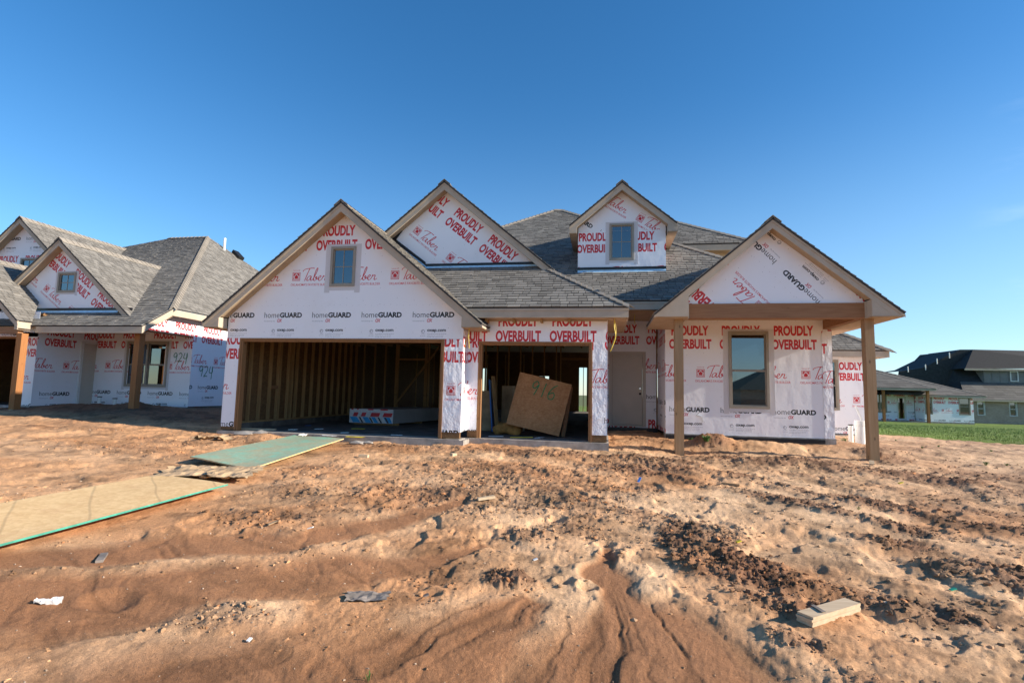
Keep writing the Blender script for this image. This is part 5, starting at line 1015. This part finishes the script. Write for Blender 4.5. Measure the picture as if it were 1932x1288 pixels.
for (x, y, lb) in ((8.3, 15.2, 'middle tuft of the row'), (9.2, 14.8, 'tuft right of the middle one'), (8.0, 16.6, 'tuft nearest the lawn'), (9.9, 14.1, 'second tuft from the right'), (10.6, 13.2, 'rightmost tuft'), (7.4, 14.2, 'leftmost tuft')): weed(x, y, .07, 16, lb+' on the bare strip before the lawn', .012, 'grass tufts on the bare strip')

# ------------------------------------------------------------------ things in the garages
t = root('drywall_stack', (-6.3, 15.2, -1.0), 'low stack of drywall sheets with red and blue printed ends inside the double garage', 'drywall stack')
O = Vector((-7.18, 14.35, -.93)); A = Vector((1.30, .04, 0)); Bk = Vector((.55, 3.0, 0)); n = 11
for k in range(n):
    P = [O+Vector((0, 0, k*.036)), O+A+Vector((0, 0, k*.036)), O+A+Bk+Vector((0, 0, k*.036)), O+Bk+Vector((0, 0, k*.036))]; MB().prism([p+Vector((.004*math.sin(k*3), 0, 0)) for p in P], (0, 0, .0345)).build('drywall_sheet', 'drywall_gray', t)
for yk in (.3, 1.6): MB().bar(O+Bk*yk/3-Vector((.02, 0, .035)), O+Bk*yk/3+A+Vector((0, 0, -.035)), .09, .065).build('bearer', 'stud_wood', t)
q = MB(); r = MB(); b2 = MB(); u_ = A.normalized(); nn = Vector((0, -1, 0)); o2 = O-Vector((0, .012, 0)); hT = n*.036
q.prism([o2, o2+A, o2+A+Vector((0, 0, hT)), o2+Vector((0, 0, hT))], nn*.003); q.build('end_label', 'drywall_white', t)
for (a, w_) in ((.10, .13), (.34, .13), (.62, .26), (.99, .26)):
    x = o2+u_*a+nn*.006; r.prism([x+Vector((0, 0, hT*.46)), x+u_*w_+Vector((0, 0, hT*.46)), x+u_*(w_+.04)+Vector((0, 0, hT*.74)), x+u_*.04+Vector((0, 0, hT*.74))], nn*.002)
for (a, w_) in ((.05, .06), (.22, .05), (.55, .16), (.92, .22)): x = o2+u_*a+nn*.006; r.prism([x+Vector((0, 0, hT*.92)), x+u_*w_+Vector((0, 0, hT*.92)), x+u_*w_+Vector((0, 0, hT*1.0)), x+Vector((0, 0, hT*1.0))], nn*.002)
r.build('end_print', 'red_print', t)
for (a, w_) in ((.02, .22), (.40, .17), (.66, .12), (1.02, .20)):
    x = o2+u_*a+nn*.006; w_ = min(w_, 1.28-a); b2.prism([x+u_*.10+Vector((0, 0, .01)), x+u_*min(w_+.10, 1.28-a)+Vector((0, 0, .01)), x+u_*(w_-.02)+Vector((0, 0, hT*.43)), x-u_*.01+Vector((0, 0, hT*.43))], nn*.002)
b2.build('end_print', 'blue_print', t)
bk = MB()
for a in (.30, .60, .86, 1.06): x = o2+u_*a+nn*.009; bk.prism([x+u_*.08+Vector((0, 0, .01)), x+u_*.13+Vector((0, 0, .01)), x+u_*.03+Vector((0, 0, hT*.42)), x-u_*.02+Vector((0, 0, hT*.42))], nn*.002)
bk.build('end_print', 'black_tape', t)
# OSB panel marked 916
t = root('osb_panel', (-1.5, 12.6, -1.0), 'tilted OSB panel with green 916 sprayed on it in the single garage', 'OSB panel')
tl, tr, br, bl = Vector((-2.00, 12.66, .515)), Vector((-.752, 12.66, .235)), Vector((-1.035, 12.5, -.965)), Vector((-2.285, 12.5, -.715))
MB().prism([bl, br, tr, tl], (.0, .10, .0)).build('panel', 'osb_orange', t)
ax = (tr-tl).normalized(); up_ = (tl-bl).normalized(); sprayed('916', Vector((-1.78, 12.598, .0)), ax, up_+Vector((.12, 0, 0)), .34, t, .022, 'green spray paint reading 916')
MB().bar((-.95, 12.63, -.98), (-.78, 12.78, .18), .04, .09).build('edge_board', 'beam_wood', t)
t = root('leaning_stud', (-2.70, 13.4, -1.0), 'single stud leaning upright beside the OSB panel', 'stud'); MB().bar((-2.66, 13.35, -1.0), (-2.86, 13.6, .43), .09, .04).build('board', 'stud_wood', t)
t = root('foam_board', (-2.78, 13.6, -1.0), 'dark blue foam board leaning behind the stud', 'board'); MB().bar((-2.82, 13.6, -1.0), (-2.98, 13.85, .32), .30, .03, (1, 0, 0)).build('board', 'blue_plastic', t)
for i, (x0, x1, y0, z1, lb) in enumerate(((-3.5, -2.95, 13.9, .05, 'tall brown carton at the left wall of the single garage'), (-2.75, -2.1, 14.3, .20, 'broad brown carton behind the leaning stud'), (-2.2, -1.7, 15.0, .5, 'narrow brown carton behind the OSB panel'))):
    t = root('carton', (x0, y0, -1.0), lb, 'carton', 'cartons stored in the single garage'); box('box_body', x0, x1, y0, y0+.5, -1.0, z1, 'cardboard', t); box('tape', (x0+x1)/2-.03, (x0+x1)/2+.03, y0-.004, y0-.001, -.6, z1, 'plank_wood', t)
# paper sack
t = obj('paper_sack', *(lambda q: (q.V, q.F))(MB().tube([(-2.62, 12.95, -.95), (-2.5, 12.93, -.86), (-2.33, 12.92, -.84), (-2.12, 12.9, -.90), (-2.0, 12.9, -.95)], .14, 10)), 'orange_cardboard', None, label='slumped orange paper sack behind the lower corner of the OSB panel', cat='sack', loc=(-2.3, 12.9, -1.0), smooth=True)
for i, (x, y, w_, d_, mt, lb) in enumerate(((-2.45, 12.15, .34, .13, 'drywall_white', 'pale scrap on the floor left of the OSB panel'), (-1.85, 12.1, .5, .08, 'yellow_plastic', 'yellow strip on the floor under the OSB panel'), (-1.45, 12.2, .12, .3, 'drywall_white', 'white scrap under the OSB panel'),
   (-7.4, 11.9, .22, .08, 'white_paper', 'white scrap on the floor at the left of the double garage'), (-5.9, 11.6, .18, .06, 'white_paper', 'white scrap near the middle of the double garage sill'), (-7.9, 13.4, .12, .1, 'blue_plastic', 'blue scrap on the floor of the double garage'), (-6.2, 12.9, .35, .05, 'yellow_plastic', 'yellow strip on the floor before the drywall stack'), (-7.0, 12.4, .2, .08, 'drywall_white', 'pale flake left of the drywall stack'), (-4.6, 11.5, .28, .05, 'drywall_white', 'thin pale strip toward the right of the double garage sill'))):
    t = root('floor_scrap', (x, y, -1.0), lb, 'litter', 'scraps on the garage floors'); a_ = .3*math.sin(i*2.1); MB().bar((x-w_/2, y-w_/2*a_, -.992), (x+w_/2, y+w_/2*a_, -.985), d_, .012).build('piece', mt, t)
plank('floor_board', -8.1, 11.55, .85, .09, .04, .15, 'plank_wood', 'loose board on the slab just inside the left jamb of the double garage', 'board', None); bpy.data.objects['floor_board'].location.z = -1.0
# clump of broken concrete at the sill
for i, (x, y, s_) in enumerate(((-7.9, 10.83, .22), (-7.55, 10.84, .16), (-5.2, 10.75, .13), (-4.95, 10.78, .10))):
    V = ICO*np.array([s_*1.5, s_*.6, s_*.42])*(1+.25*rng.normal(0, 1, (12, 1)).clip(-1, 1))+np.array([x, y, gz(x, y)+.03])
    obj('concrete_lump', V, IF, 'concrete', None, label=['long lump of spilled concrete at the left of the garage sill', 'second lump of spilled concrete just right of the long one', 'small concrete lump at the plywood end', 'smallest concrete lump right of the plywood end'][i], cat='concrete lump', group='spilled concrete lumps', loc=(x, y, gz(x, y)))
